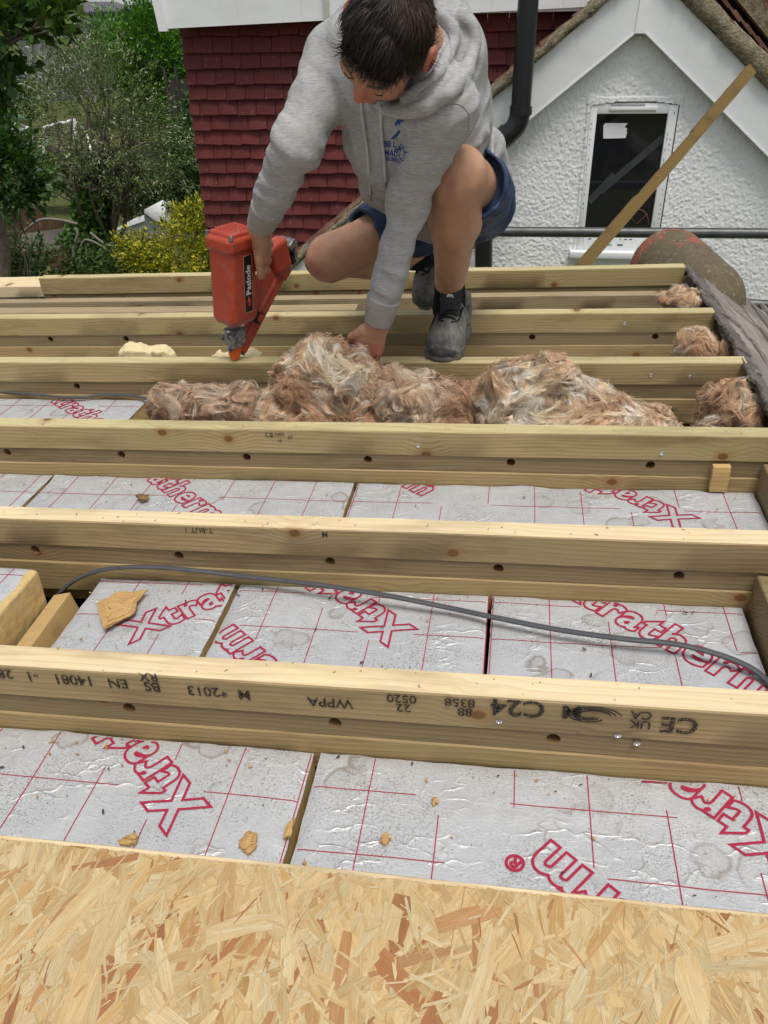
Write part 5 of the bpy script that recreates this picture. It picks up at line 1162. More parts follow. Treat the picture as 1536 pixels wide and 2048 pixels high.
def hit(px, py, tree_=HB, lift=.004):
    v = ray(px, py).normalized(); h_ = tree_.ray_cast(cam0, v)
    return h_[0]-v*lift if h_[0] else None
# cuffs and waist band
def ringcyl(P, a, b_, r, th=.006): return sd_cap(P, a, b_, r, r*.93)
def capcyl(P, a, b_, r0, r1):
    d = sd_cap(P, a, b_, r0, r1); ax = A3(b_-a); L = np.linalg.norm(ax); ax /= L; t_ = (P-A3(a))@ax; return smax(smax(d, t_-L, .004), -t_, .004)
def cuff(a, b_, r0, r1, seed):
    lo_ = [min(a[i], b_[i])-.07 for i in range(3)]; hi_ = [max(a[i], b_[i])+.07 for i in range(3)]
    def f(P):
        ax = A3(b_-a); ax /= np.linalg.norm(ax); Q = P-A3(a); e1 = A3(Vector(ax).orthogonal().normalized()); e2 = np.cross(ax, e1); an = np.arctan2(Q@e2, Q@e1)
        return capcyl(P, a, b_, r0, r1)-.0009*np.sin(an*46)
    return sdf_obj('cuff', f, lo_, hi_, .0024, CUFF, man)
cR = wrR+(elR-wrR)*.27; cuff(cR, wrR+(elR-wrR)*.03, .0425, .034, 1)
cL = wrL+(elL-wrL)*.21; cuff(cL, wrL+(wrL-elL)*.03, .042, .034, 2)
# drawstrings
for pts_ in (((722, 186), (725, 230), (733, 290), (738, 340), (741, 388)), ((762, 212), (763, 260), (768, 310), (771, 350), (772, 362))):
    q = [hit(*p) or at(*p, 1.9) for p in pts_]; q = [p+Vector((0, -.004, 0)) for p in q]
    mb = MB(); mb.tube(spline(q, 6), .0033, 8); c = mb.build('drawstring', plain('pale_cord', (.50, .49, .47), .9), man, smooth='all')
    tp_ = q[-1]; mb = MB(); mb.tube([tp_, tp_+Vector((.001, 0, -.016))], .0026, 8); mb.build('cord_tip', plain('steel_tip', (.35, .34, .32), .35, 1.), c)
# seams
SEAM = plain('seam_thread', (.26, .26, .26), .9)
for pts_ in (((888, 214), (905, 208), (925, 212), (938, 232), (936, 262)), ((860, 30), (893, 60), (902, 110), (882, 152), (840, 186))):
    q = [hit(*p, HB, .0006) for p in pts_]; q = [p for p in q if p]
    if len(q) > 2:
        sp_ = spline(q, 6); out = []
        for p in sp_: n_ = HB.find_nearest(p); out.append(n_[0]+n_[1]*.0004)
        mb = MB(); mb.tube(out, .0008, 5); mb.build('seam', SEAM, man, smooth='all')
# chest print, laid on the cloth
BLUE = plain('blue_print', (.012, .06, .27), .7, var=.1)
def on_cloth(name, V, F, o_, ax, ay, off=.0012):
    n_ = ax.cross(ay).normalized(); out = []
    for v in V:
        p = o_+ax*v[0]+ay*v[1]+n_*.12; h_ = HB.ray_cast(p, -n_); out.append((h_[0]+n_*off) if h_[0] else p-n_*.12)
    return mesh_obj(name, out, F, BLUE, man)
p0, p1, p2 = hit(768, 292), hit(800, 294), hit(768, 320)
if p0 and p1 and p2:
    vdir = (cam0-p0).normalized(); ax = _r-vdir*_r.dot(vdir); ax.normalize(); ay = vdir.cross(ax)
    ms = (p0-cam0).length/FPX                                    # metres per photograph pixel here
    def lay(s_, px, py, hpx, an=0, wx=1., bold=.02):
        v, f = text_mesh(s_, hpx*ms/.72, bold=bold); R0 = Matrix.Rotation(math.radians(an), 2); o_ = p0+ax*((px-768)*ms)-ay*((py-292)*ms)
        on_cloth('print', [((R0@Vector((q[0]*wx, q[1])))[:]) for q in v], f, o_, ax, ay)
    lay('BB L', 767, 293, 10, -3, .86); lay('MAI', 768, 308, 10, -4, .86); lay('PROBL', 769, 316, 6.5, -6, .8)
    lay('ING', 791, 305, 9, 38, .8); lay('ONA', 793, 317, 9, 40, .8); lay('SOLV', 794, 322, 6, 38, .8)
    def shape(pts_): on_cloth('emblem', [((x-768)*ms, -(y-292)*ms) for x, y in pts_], [tuple(range(len(pts_)))[::-1]], p0, ax, ay)
    shape([(786, 257), (790, 252), (796, 248), (802, 248), (800, 254), (796, 260), (792, 256), (790, 261)])
    shape([(780, 280), (788, 273), (795, 266), (797, 268), (793, 275), (786, 281)])

# ---- shorts
def shorts_sdf(P):
    d = sd_cap(P, hipL+Vector((-.03, .02, -.0)), hipR, .098, .106); d = smin(d, sd_cap(P, at(922, 400, 2.44), at(900, 380, 2.40), .11, .12), .05)
    eL = knL+(hipL-knL)*.34+Vector((.014, 0, .0)); aL, aR = (knL-hipL).normalized(), (knR-hipR).normalized(); l_ = sd_cap(P, hipL+Vector((-.018, 0, 0)), eL+aL*.03, .094, .0785); l_ = smax(l_, (P-A3(eL))@A3(aL)-.03, .003); d = smin(d, l_, .03)
    eR = knR+(hipR-knR)*.40+Vector((0, 0, .010)); r_ = sd_cap(P, hipR, eR+aR*.03, .108, .083); r_ = smax(r_, (P-A3(eR))@A3(aR)-.022, .003); d = smin(d, r_, .03)
    d = d-.005*ridg(P, (.5, -.6, .3), 10, 24, 61)-.004*ridg(P, (.1, -.3, 1), 26, 8, 67)
    inL = capcyl(P, eL, eL+aL*.2, .0725, .071); inR = capcyl(P, eR-aR*.0, eR+aR*.2, .074, .070)
    return smax(smax(d, -inL, .003), -inR, .003)
sdf_obj('shorts', shorts_sdf, (-.62, 1.95, .08), (.12, 2.70, .56), .0042, NAVY, man)
# ---- socks and shoes
def sock(a, b_, r0, r1): return sdf_obj('sock', lambda P: capcyl(P, a, b_, r0, r1)-.0006*vn(P, 90, 3)-.0012*vn(P, 25, 5), [min(a[i], b_[i])-.07 for i in range(3)], [max(a[i], b_[i])+.07 for i in range(3)], .003, SOCK, man)
sock(anL+(knL-anL)*.13+Vector((0, .004, 0)), anL-Vector((0, -.015, .05)), .0400, .046); sock(anR+(knR-anR)*.42, anR+Vector((.02, .02, -.03)), .044, .046)
def shoe(toe, fwd, up_, flip, label):
    f_ = fwd.normalized(); u_ = (up_-f_*up_.dot(f_)).normalized(); s_ = f_.cross(u_); R0 = np.array([s_[:], f_[:], u_[:]])
    o_ = toe-f_*.292                                                   # local frame: heel at y=0, toe at y=.292, sole at z=0
    W = lambda x, y, z: o_+s_*x+f_*y+u_*z
    def lc(P): return (P-A3(o_))@R0.T
    def upper(P):
        Q = lc(P); h_ = sd_cap(Q, (0, .055, .052), (.004*flip, .20, .040), .040, .044); h_ = smin(h_, sd_ell(Q, (.004*flip, .235, .030), (.047, .050, .040)), .03)
        h_ = smin(h_, sd_cap(Q, (0, .055, .060), (0, .062, .105), .041, .043), .025); h_ = smin(h_, sd_cap(Q, (0, .135, .088), (0, .195, .060), .033, .034), .03)
        h_ = smax(h_, -sd_cap(Q, (0, .052, .110), (0, .046, .165), .034, .040), .006); h_ = smax(h_, .016-Q[:, 2], .003)
        return h_-.0015*vn(Q, 40, 3, 2)
    def sole(P):
        Q = lc(P); q = np.maximum(np.abs(Q[:, 2]-.0125)-.0085, 0); c = np.stack([Q[:, 0], Q[:, 1]], 1)
        def seg(a, b_, ra, rb): a, b_ = np.array(a), np.array(b_); d = b_-a; t_ = np.clip((c-a)@d/(d@d), 0, 1); return np.linalg.norm(c-a-np.outer(t_, d), axis=1)-(ra+(rb-ra)*t_)
        e = np.minimum(seg((0, .045), (0, .12), .043, .037), seg((0, .12), (.004*flip, .232), .037, .052)); tr = .0022*np.sign(np.sin(Q[:, 1]*260))*(Q[:, 2] < .012)
        return np.maximum(e+tr, np.abs(Q[:, 2]-.0125)-.0125)
    lo_ = [min(W(x, y, z)[i] for x in (-.07, .07) for y in (-.02, .31) for z in (-.01, .16)) for i in range(3)]; hi_ = [max(W(x, y, z)[i] for x in (-.07, .07) for y in (-.02, .31) for z in (-.01, .16)) for i in range(3)]
    sh = sdf_obj('shoe', upper, lo_, hi_, .0028, SHOE, man); sdf_obj('sole', sole, lo_, hi_, .0026, SOLE, sh); SB = bvh(sh)
    def on(x, y, lift=.001):
        h_ = SB.ray_cast(W(x, y, .2), -u_); return (h_[0]+u_*lift) if h_[0] else W(x, y, .06)
    sdf_obj('tongue', lambda P: sd_cap(lc(P), (0, .182, .088), (0, .158, .142), .027, .030, ((0, .90, .44), .34)), lo_, hi_, .003, TNG, sh)
    sdf_obj('toe_bumper', lambda P: np.maximum(upper(P)-.0032, np.maximum(lc(P)[:, 2]-(.020+.9*np.maximum(lc(P)[:, 1]-.262, 0)), .205-lc(P)[:, 1]))-.0006, lo_, hi_, .0028, DUSTY, sh)
    mb = MB()
    for k, y in enumerate((.160, .176, .192, .208)):
        wd = .026-.002*k; mb.tube(spline([on(-wd, y, .001), on(-wd*.5, y+.003, .0045), on(0, y+.005, .0055), on(wd*.5, y+.003, .0045), on(wd, y, .001)], 4), .0026, 7)
        if k < 3: mb.tube(spline([on(-wd, y, .002), on(-wd*.3, y+.008, .007), on(wd*.3, y+.012, .007), on(wd-.002, y+.018, .002)], 4), .0022, 7)
    mb.tube(spline([on(.024*flip, .160, .004), on(.035*flip, .168, .006), on(.045*flip, .185, .006), W(.056*flip, .20, .03), W(.058*flip, .21, .008)], 5), .0022, 7)
    mb.tube(spline([on(0, .165, .006), on(-.018, .170, .012), on(-.030, .163, .006), on(-.012, .161, .006)], 5), .0022, 7)
    mb.build('lace', LACE, sh, smooth='all')
    # eyestay panels and a pale animal emblem on the tongue
    mb = MB()
    for s in (-1, 1): mb.tube(spline([on(s*.029, .140, 0), on(s*.028, .18, 0), on(s*.024, .208, 0), on(s*.010, .222, 0)], 5), .0045, 8, flat=.5)
    mb.build('eyestay', RUB, sh, smooth='all')
    return sh, W
sL, WL = shoe(Vector((-.166, 2.005, -.005)), Vector((-.07, -1, -.0)), Vector((0, 0, 1)), 1, '')
p = WL(0, .118, .1325); f1 = (WL(0, .158, .142)-WL(0, .182, .088)).normalized(); mb = MB()
nx = (WL(.01, 0, 0)-WL(0, 0, 0)).normalized(); nz = nx.cross(f1).normalized(); nz = nz if nz.dot(cam0-p) > 0 else -nz
def lp(x, y): return WL(0, .1635, .134)+nx*x+f1*y+nz*.0165
bear = [(-.009, 0), (-.0085, .004), (-.006, .0075), (-.001, .009), (.004, .0085), (.006, .0095), (.0085, .007), (.009, .003), (.008, 0), (.0055, 0), (.0045, .003), (.002, .003), (.001, 0), (-.0015, 0), (-.0025, .003), (-.005, .003), (-.006, 0)]
mb.prism([lp(x, y) for x, y in bear], nz*.0008); mb.build('emblem', plain('pale_emblem', (.62, .62, .60), .7), sL)
sR, WR = shoe(Vector((-.268, 2.395, .004)), Vector((-.40, -.50, -.55)), Vector((-.44, -.54, .72)), -1, '')
print('shoes', _tm()-_T)
# ---- hair: scalp cap plus thousands of locks
def cap_sdf(P):
    Q = (P-A3(hc))@np.array(HR).T; d = sd_ell(P, hp(0, -.004, .004), (.079, .101, .093), HR)
    line = .030+np.where(Q[:, 1] > .02, (Q[:, 1]-.02)*.35, 0)-np.where(Q[:, 1] < -.01, (-.01-Q[:, 1])*1.1, 0)-.03*(np.abs(Q[:, 0]) > .05)*np.clip((.03-Q[:, 1])*30, 0, 1)
    return smax(d, line-Q[:, 2], .01)-.004*vn(P, 42, 6, 3)
hr = sdf_obj('hair', cap_sdf, hc-Vector((.14, .14, .14)), hc+Vector((.14, .14, .14)), .003, HAIR, man, lambda v: np.repeat(np.array([[.014, .010, .008, 1]]), len(v), 0))
V = []; F = []; CC = []
HV = np.array([v.co[:] for v in hr.data.vertices]); r4 = np.random.default_rng(5)
nrm_ = [Vector(v.normal) for v in hr.data.vertices]
for i in r4.integers(0, len(HV), 9000):
    p = Vector(HV[i]); n_ = nrm_[i]; q = p-hc; l, f, u = q.dot(Ld), q.dot(Fd), q.dot(U)
    if u < .0 and f > .0: continue
    top = max(0, min(1, (u-.02)/.05)); flow = (Fd*(1.0*top+.25)-U*(1.1-.8*top)+Ld*(l*5*top+.35*(.5-abs(l)*4))-Ld*.25*top)
    cr = p-hp(.025, -.075, .062)
    if cr.length < .055: flow = flow+n_.cross(cr).normalized()*.8
    flow = flow+Vector(r4.normal(size=3))*.16; flow = (flow-n_*flow.dot(n_)).normalized(); L = float(r4.uniform(.024, .05)); wv = float(r4.uniform(.0007, .0019)); sd2 = flow.cross(n_)
    lf = float(r4.uniform(.05, .5)); k0 = len(V); b0 = len(V); cu = float(r4.normal())*.25
    c = np.array([.017, .012, .010])*float(r4.uniform(.5, 1.7)); 
    if cr.length < .06: c = np.array([.042, .024, .015])*float(r4.uniform(.4, 1.4))
    for k in range(4):
        t_ = k/3; cp_ = p+flow*L*t_+n_*(.001+lf*.012*math.sin(t_*2.2))+sd2*cu*L*t_*t_*.5-n_*(t_**2)*L*L*4.5; ww = wv*(1-.85*t_)
        V += [cp_-sd2*ww, cp_+n_*ww*.5, cp_+sd2*ww]; CC += [(*c, 1)]*3
    for k in range(3): a = b0+3*k; F += [(a, a+1, a+4, a+3), (a+1, a+2, a+5, a+4)]
mesh_obj('hair_locks', V, np.array(F), HAIR, hr, col=CC)

# ================================================================== nail gun
GRED = NM('scuffed_red_casing'); _c = GRED.coord(); _k = GRED.mix(GRED.ramp(GRED.noise(_c, 9, 5, .7), [(.4, 0.), (.65, .5)]), (.41, .056, .026), (.29, .038, .02))
_k = GRED.mix(GRED.ramp(GRED.noise(_c, 28, 6, .8), [(.52, 0.), (.66, .6)]), _k, (.36, .13, .10)); _k = GRED.mix(GRED.ramp(GRED.noise(GRED.map(_c, (1, 1, .4)), 60, 4, .8), [(.66, 0.), (.72, .8)]), _k, (.10, .045, .035))
_k = GRED.mix(GRED.ramp(GRED.vor(_c, 30.), [(.03, .7), (.08, 0.)]), _k, (.42, .30, .26)); GRED = GRED.out(_k, .38, GRED.bump(GRED.noise(_c, 90, 3), .15, .001), spec=.5)
STEEL = NM('dirty_cast_steel'); _c = STEEL.coord(); STEEL = STEEL.out(STEEL.mix(STEEL.ramp(STEEL.noise(_c, 60, 4, .7), [(.4, 0.), (.6, 1.)]), (.40, .41, .42), (.12, .12, .12)), .38, None, .7)
ORG = plain('orange_tip_plastic', (.78, .13, .015), .4, var=.12, sc=30); DPL = plain('black_tool_plastic', (.015, .015, .016), .45)
tip = at(470, 719, 2.03); gun = empty('nail_gun', tip, label='scuffed red cordless nail gun with its orange tip pressed on a joist', cat='nail gun')
gz = Vector((.085, -.03, 1)).normalized(); gB = Vector((.42, .90, 0)); gB = (gB-gz*gB.dot(gz)).normalized(); gN = gB.cross(gz)
GRm = np.array([gN[:], gB[:], gz[:]])
def gp(n_, b_, z_): return gN*n_+gB*b_+gz*z_
def gsdf(name, fn, h=.0022, mat=GRED, par=gun, ext=((-.09, -.09, -.02), (.09, .30, .40)), col=None):
    crn = [gp(a, b_, c) for a in (ext[0][0], ext[1][0]) for b_ in (ext[0][1], ext[1][1]) for c in (ext[0][2], ext[1][2])]
    return sdf_obj(name, lambda P: fn(P@GRm.T), [min(c[i] for c in crn) for i in range(3)], [max(c[i] for c in crn) for i in range(3)], h, mat, par)
rx = lambda a: np.array([[1, 0, 0], [0, math.cos(a), math.sin(a)], [0, -math.sin(a), math.cos(a)]])
def bodyf(Q):
    d = sd_box(Q, (0, .010, .205), (.084, .098, .215), rad=.016)
    tz = np.clip((.125-Q[:, 2])/.04, 0, 1)*.022; d = d+tz
    d = smax(d, .082-Q[:, 2], .004)
    d = smax(d, -sd_box(Q, (.0425, -.034, .215), (.006, .006, .20), rad=.001), .001)      # moulded groove
    d = smax(d, -sd_box(Q, (.030, .01, .105), (.03, .03, .006), rad=.002), .001); d = smax(d, -sd_box(Q, (-.005, -.040, .115), (.045, .012, .006), rad=.002), .001)
    return d
gsdf('casing', bodyf, ext=((-.06, -.06, .07), (.06, .08, .33)))
def capf(Q):
    d = sd_box(Q, (0, .010, .322), (.094, .108, .040), rad=.012); d = smin(d, sd_box(Q, (0, .012, .345), (.078, .092, .016), rad=.007), .004)
    rib = np.abs(np.mod(Q[:, 1], .0115)-.0058)-.0026; top = sd_box(Q, (0, .012, .3545), (.062, .078, .006), rad=.002); return smin(d, np.maximum(top, rib), .001)
gsdf('top_cap', capf, h=.0018, ext=((-.06, -.06, .29), (.06, .08, .37)))
mb = MB()
for a, b_ in ((-.040, -.036), (.040, -.036), (.040, .058), (-.040, .058)): mb.tube([gp(a, b_, .338), gp(a, b_, .350)], .0055, 8)
mb.build('cap_bolt', STEEL, gun, smooth=True)
def noseF(Q):
    d = sd_box(Q, (0, .005, .070), (.042, .046, .044), rad=.004); d = smin(d, sd_cap(Q, (-.022, -.012, .06), (-.022, .018, .06), .008, .008), .003)
    d = np.minimum(d, sd_cap(Q, (0, -.020, .085), (0, -.014, .035), .010, .008)); d = np.minimum(d, sd_box(Q, (.012, -.018, .060), (.014, .016, .034), rad=.002)); d = np.minimum(d, sd_box(Q, (0, .0, .046), (.032, .032, .018), rad=.003))
    return smax(d, -sd_box(Q, (.021, .004, .064), (.006, .022, .022), rad=.001), .001)
gsdf('steel_nose', noseF, h=.0016, mat=STEEL, ext=((-.04, -.04, .02), (.04, .05, .1)))
mb = MB(); mb.tube([gp(-.028+.006*math.cos(a), -.022, .066+.010*math.sin(a)) for a in np.linspace(.3, 6, 20)], .0016, 6)
for z_ in (.05, .068): mb.tube([gp(.0225, -.004, z_), gp(.026, -.004, z_)], .0045, 10)
mb.tube([gp(.01, -.028, .07), gp(.016, -.03, .055), gp(.006, -.03, .045)], .002, 6)
mb.build('spring_and_screws', STEEL, gun, smooth=True)
gsdf('orange_tip', lambda Q: smax(sd_box(Q, (0, .0, .019), (.027, .027, .044), rad=.003)+.25*np.clip(.022-Q[:, 2], 0, 1)*.9, -sd_box(Q, (.0, -.014, -.002), (.010, .012, .012), rad=.002), .001), h=.0016, mat=ORG, ext=((-.03, -.03, -.01), (.03, .03, .05)))
def magf(Q):
    a, b_ = np.array([0, .020, .022]), np.array([0, .205, .205]); ax = (b_-a)/np.linalg.norm(b_-a); up_ = np.array([0, -ax[2], ax[1]]); c = (a+b_)/2
    d = sd_box(Q, c, (.030, np.linalg.norm(b_-a), .034), np.array([[1, 0, 0], ax, up_]), .005)
    web = sd_box(Q, (0, .120, .165), (.022, .12, .085), np.array([[1, 0, 0], ax, up_]), .006)
    q = (Q-c)@up_; return smax(smin(d, web, .006), -np.maximum(np.abs(q-.002)-.002, np.abs(np.abs(Q[:, 0])-.0155)-.002), .0005)
gsdf('magazine', magf)
gsdf('steel_rail', lambda Q: sd_box(Q, (0, .119, .098), (.020, .262, .006), np.array([[1, 0, 0], [0, .7109, .7033], [0, -.7033, .7109]]), .001), mat=STEEL, h=.002)
def handf(Q):
    d = sd_cap(Q, (0, .055, .255), (0, .150, .262), .018, .0175, ((1, 0, 0), .9)); d = smin(d, sd_box(Q, (0, .185, .248), (.044, .070, .085), rx(.25), .012), .012); d = smin(d, sd_box(Q, (0, .205, .205), (.036, .05, .05), rx(.7), .008), .012); return d
gsdf('handle', handf)
mb = MB(); mb.box(gp(0, .226, .272), (.05, .03, .02), Matrix([list(r) for r in GRm]).transposed()@Matrix.Rotation(.6, 3, 'X'), bev=.003); mb.box(gp(0, .246, .252), (.04, .012, .05), Matrix([list(r) for r in GRm]).transposed(), bev=.003); mb.build('battery_latch', STEEL, gun, smooth=True)
mb = MB(); mb.box(gp(0, .238, .228), (.036, .02, .03), Matrix([list(r) for r in GRm]).transposed()@Matrix.Rotation(.5, 3, 'X'), bev=.004); mb.build('battery_end', DPL, gun, smooth=True)
mb = MB(); mb.tube([gp(-.022, .082, .102), gp(.024, .082, .102)], .0165, 18); mb.build('follower_knob', DPL, gun, smooth=True); mb = MB(); mb.tube([gp(.024, .082, .102), gp(.027, .082, .102)], .012, 16); mb.build('knob_cap', GRED, gun, smooth=True)
mb = MB(); mb.tube([gp(0, .088, .225), gp(0, .083, .205), gp(0, .088, .185)], .006, 8); mb.build('trigger', DPL, gun, smooth=True)
# maker's plate on the flank
RR = Matrix([list(r) for r in GRm]).transposed(); px_ = .0432
mb = MB(); mb.box(gp(px_-.0006, .018, .218), (.0014, .030, .150), RR, bev=.0006); pl8 = mb.build('name_plate', DPL, gun)
mb = MB()
for a, b_ in (((.0025, .143), (.0025, .293)), ((.0335, .143), (.0335, .293)), ((.0025, .293), (.0335, .293)), ((.0025, .143), (.0335, .143))): mb.tube([gp(px_, a[0], a[1]), gp(px_, b_[0], b_[1])], .0008, 5)
mb.build('plate_rim', plain('worn_plate_edge', (.5, .2, .15), .5), pl8)
v, f = text_mesh('Paslode', .0255, bold=.02); mesh_obj('plate_lettering', [gp(px_+.0006, .0265-q[1], .189+q[0]) for q in v], f, plain('white_lettering', (.7, .7, .68), .5), pl8)
mb = MB(); mb.prism([gp(px_+.0004, .012, .170), gp(px_+.0004, .024, .172), gp(px_+.0004, .018, .186)], gN*.0004); mb.build('plate_logo', ORG, pl8)
mb = MB(); mb.prism([gp(px_+.0004, .014, .160), gp(px_+.0004, .022, .160), gp(px_+.0004, .026, .170), gp(px_+.0004, .018, .168)], gN*.0004); mb.build('plate_logo', plain('red_logo', (.6, .03, .03), .5), pl8)
print('gun', _tm()-_T)
# ================================================================== mineral wool, offcuts, cables and debris
WOOL = NM('mineral_wool'); _a = WOOL.node('Attribute', attribute_name='col').outputs['Color']; _c = WOOL.coord(); _n = WOOL.noise(_c, 160, 4, .8)
WOOL = WOOL.out(WOOL.mix(WOOL.ramp(_n, [(.4, 0.), (.7, .45)]), _a, WOOL.mix(1., _a, (.6, .5, .42), 'MULTIPLY')), .95, WOOL.bump(_n, .8, .004), spec=.15)
FIB = NM('wool_fibre'); _a = FIB.node('Attribute', attribute_name='col').outputs['Color']; FIB.put(FIB.b.inputs['Base Color'], _a); FIB.put(FIB.b.inputs['Roughness'], .7)
_t = FIB.node('BsdfTranslucent'); FIB.L(_a, _t.inputs[0]); _x = FIB.node('MixShader'); _x.inputs[0].default_value = .3; FIB.L(FIB.b.outputs[0], _x.inputs[1]); FIB.L(_t.outputs[0], _x.inputs[2]); FIB.L(_x.outputs[0], FIB.n['Material Output'].inputs[0]); FIB = FIB.m
def wcol(P, seed, tone=0):
    a = vn(P, 10, seed, 3); b_ = vn(P, 34, seed+3, 2); k = np.clip(.5+.75*a, 0, 1)[:, None]; c = np.array([[.60, .38, .23]])*(1-k)+np.array([[.82, .62, .43]])*k
    pale = np.clip((b_+.3*a-.1)*3, 0, 1)[:, None]*.7; c = c*(1-pale)+np.array([[.88, .79, .67]])*pale
    dark = np.clip((-b_-.25)*3, 0, 1)[:, None]*.55; c = c*(1-dark)+np.array([[.30, .17, .09]])*dark
    if tone > 0: c = c*(1-.5*tone)+np.array([[.30, .21, .155]])*.5*tone
    return c
def wool(label, blobs, Y, seed, nst, tone=0, amp=1., group='wads of pink brown mineral wool', h=.0036):
    """blobs: (px, py, rx, ry, dY) in photograph pixels at depth Y+dY"""
    bs = [(at(x, y, Y+dy), (rx*(Y+dy)*1.06/FPX, .75*(rx+ry)/2*(Y+dy)*1.06/FPX+.015, ry*(Y+dy)*1.06/FPX)) for x, y, rx, ry, dy in blobs]
    c0 = sum((c for c, _ in bs), Vector())/len(bs); t = empty('wool_wad', c0, label=label, cat='insulation wool', group=group); bs = [(c-c0, r) for c, r in bs]; off = A3(c0)
    def fold(P):
        Q = P+off; w_ = np.stack([vn(Q, 13, seed+k*7) for k in range(3)], 1)*.065; R1 = Q+w_
        r1 = 1-2.0*np.abs(vn(R1*np.array([1, 1, .55]), 12, seed+31)); r2_ = 1-2.0*np.abs(vn(R1*np.array([.6, 1, 1.3]), 36, seed+37)); return (.024*np.maximum(r1, -.9)+.014*np.maximum(r2_, -.9)+.003*(1-2*np.abs(vn(R1*np.array([1, 1, .6]), 75, seed, 3))))*amp
    def f(P):
        d = None
        for c, r in bs: q = sd_ell(P, c, r); d = q if d is None else smin(d, q, .02)
        return d+.010*amp-fold(P)
    lo_ = [min(c[i]-r[i] for c, r in bs)-.05 for i in range(3)]; hi_ = [max(c[i]+r[i] for c, r in bs)+.05 for i in range(3)]
    v, q = nets(f, lo_, hi_, h)
    o = mesh_obj('wool', v, q, WOOL, t, smooth=True, col=np.concatenate([wcol(v+off, seed, tone), np.ones((len(v), 1))], 1))
    # fibres swirling over the folds
    nst = int(nst*1.7); rr = np.random.default_rng(seed); nv = np.array([x.vector[:] for x in o.data.vertex_normals]); tov = A3((0, 0, CAMH))-(v+off); m_ = np.where(((nv*tov).sum(1) > -.2*np.linalg.norm(tov, axis=1)))[0]
    i = rr.choice(m_, nst); P = v[i].copy(); N = nv[i]; K = 7; L = rr.uniform(.010, .038, nst)*(1+(rr.random(nst) < .02)*.9); wd = rr.uniform(.00014, .00048, nst)*(1+(rr.random(nst) < .05)*2.5)
    loc_ = rr.random(nst) < .62; ng = max(1, int(nst/30)); gi = rr.integers(0, ng, nst); gs = rr.choice(m_, ng); i = np.where(loc_, gs[gi], i); P = v[i]+rr.normal(size=(nst, 3))*np.where(loc_, .0028, 0)[:, None]; N = nv[i]
    gL = rr.uniform(.03, .085, ng); L = np.where(loc_, gL[gi]*rr.uniform(.8, 1.1, nst), L); gl = rr.uniform(.002, .011, ng)
    lift = np.minimum(rr.exponential(.0009, nst), .0038); C = wcol(v[i]+off, seed, tone)*rr.uniform(.75, 1.35, nst)[:, None]; C = np.clip(C+(rr.random(nst) < .12)[:, None]*.12, 0, .85)
    P0 = P.copy(); rows = []; lift = np.where(loc_, gl[gi]*rr.uniform(.75, 1.15, nst), lift); gc = rr.normal(size=(ng, 3))*.75; gt = rr.uniform(.68, 1.35, ng); C = np.where(loc_[:, None], np.clip(C*gt[gi][:, None], 0, .88), C); curl = np.where(loc_[:, None], gc[gi]+rr.normal(size=(nst, 3))*.08, rr.normal(size=(nst, 3))*.6)
    def field(X): 
        e = .004; g0 = np.stack([vn(X+off+np.eye(3)[k]*e, 8, seed+50)-vn(X+off-np.eye(3)[k]*e, 8, seed+50) for k in range(3)], 1); return g0
    for k in range(K):
        u = k/(K-1); rows.append(P+N*(.0005+lift*np.sin(u*3.05))[:, None])
        if k < K-1:
            T = np.cross(N, field(P)); T /= np.linalg.norm(T, axis=1)[:, None]+1e-9; T = T+curl*(.3+u); T -= N*(T*N).sum(1)[:, None]*.9; T /= np.linalg.norm(T, axis=1)[:, None]+1e-9
            P = P+T*(L/(K-1))[:, None]
            d = f(P); P = P-N*np.clip(d, -.010, .010)[:, None]
    keep = np.abs(f(P)) < np.where(loc_, .012, .0105); R_ = np.stack(rows, 1)[keep]; N = N[keep]; wd = wd[keep]; C = C[keep]; nst = len(C); T = np.gradient(R_, axis=1); S_ = np.cross(T, N[:, None]); S_ /= np.linalg.norm(S_, axis=2)[..., None]+1e-9; tw = (1-.8*np.linspace(0, 1, K)**2)[None, :, None]*wd[:, None, None]
    A, B = R_-S_*tw, R_+S_*tw; V = np.stack([A, B], 2).reshape(-1, 3); b_ = (np.arange(nst)*K*2)[:, None]; F = np.concatenate([b_+np.array([[2*k, 2*k+1, 2*k+3, 2*k+2]]) for k in range(K-1)])
    CC = np.repeat(np.concatenate([C, np.ones((nst, 1))], 1), K*2, 0); mesh_obj('fibres', V, F, FIB, o, col=CC); return t
_T2 = _tm() if '_tm' in globals() else 0
wool('low straggling tail of wool at the left, beside the grey cable', [(350, 812, 48, 30, 0), (420, 812, 55, 30, 0), (480, 806, 45, 34, .0), (345, 790, 22, 14, 0), (500, 835, 55, 28, 0)], 1.83, 3, 9000, .75, .8)
wool('tallest wad of wool, under the worker\'s bare hand', [(625, 800, 72, 60, 0), (655, 750, 62, 50, 0), (600, 760, 42, 42, 0), (715, 775, 65, 50, 0), (700, 742, 60, 28, .0), (650, 712, 32, 24, 0), (560, 825, 40, 32, -.02), (610, 838, 60, 25, -.05), (700, 832, 70, 30, -.02)], 1.845, 17, 17000, 0, 1.15)
wool('darker crumpled wad of wool in the middle, in front of the dusty shoe', [(840, 800, 70, 42, 0), (900, 812, 52, 38, 0), (800, 825, 55, 32, 0), (870, 838, 80, 25, -.02), (790, 775, 35, 30, 0.02)], 1.84, 29, 11000, .45, .95)
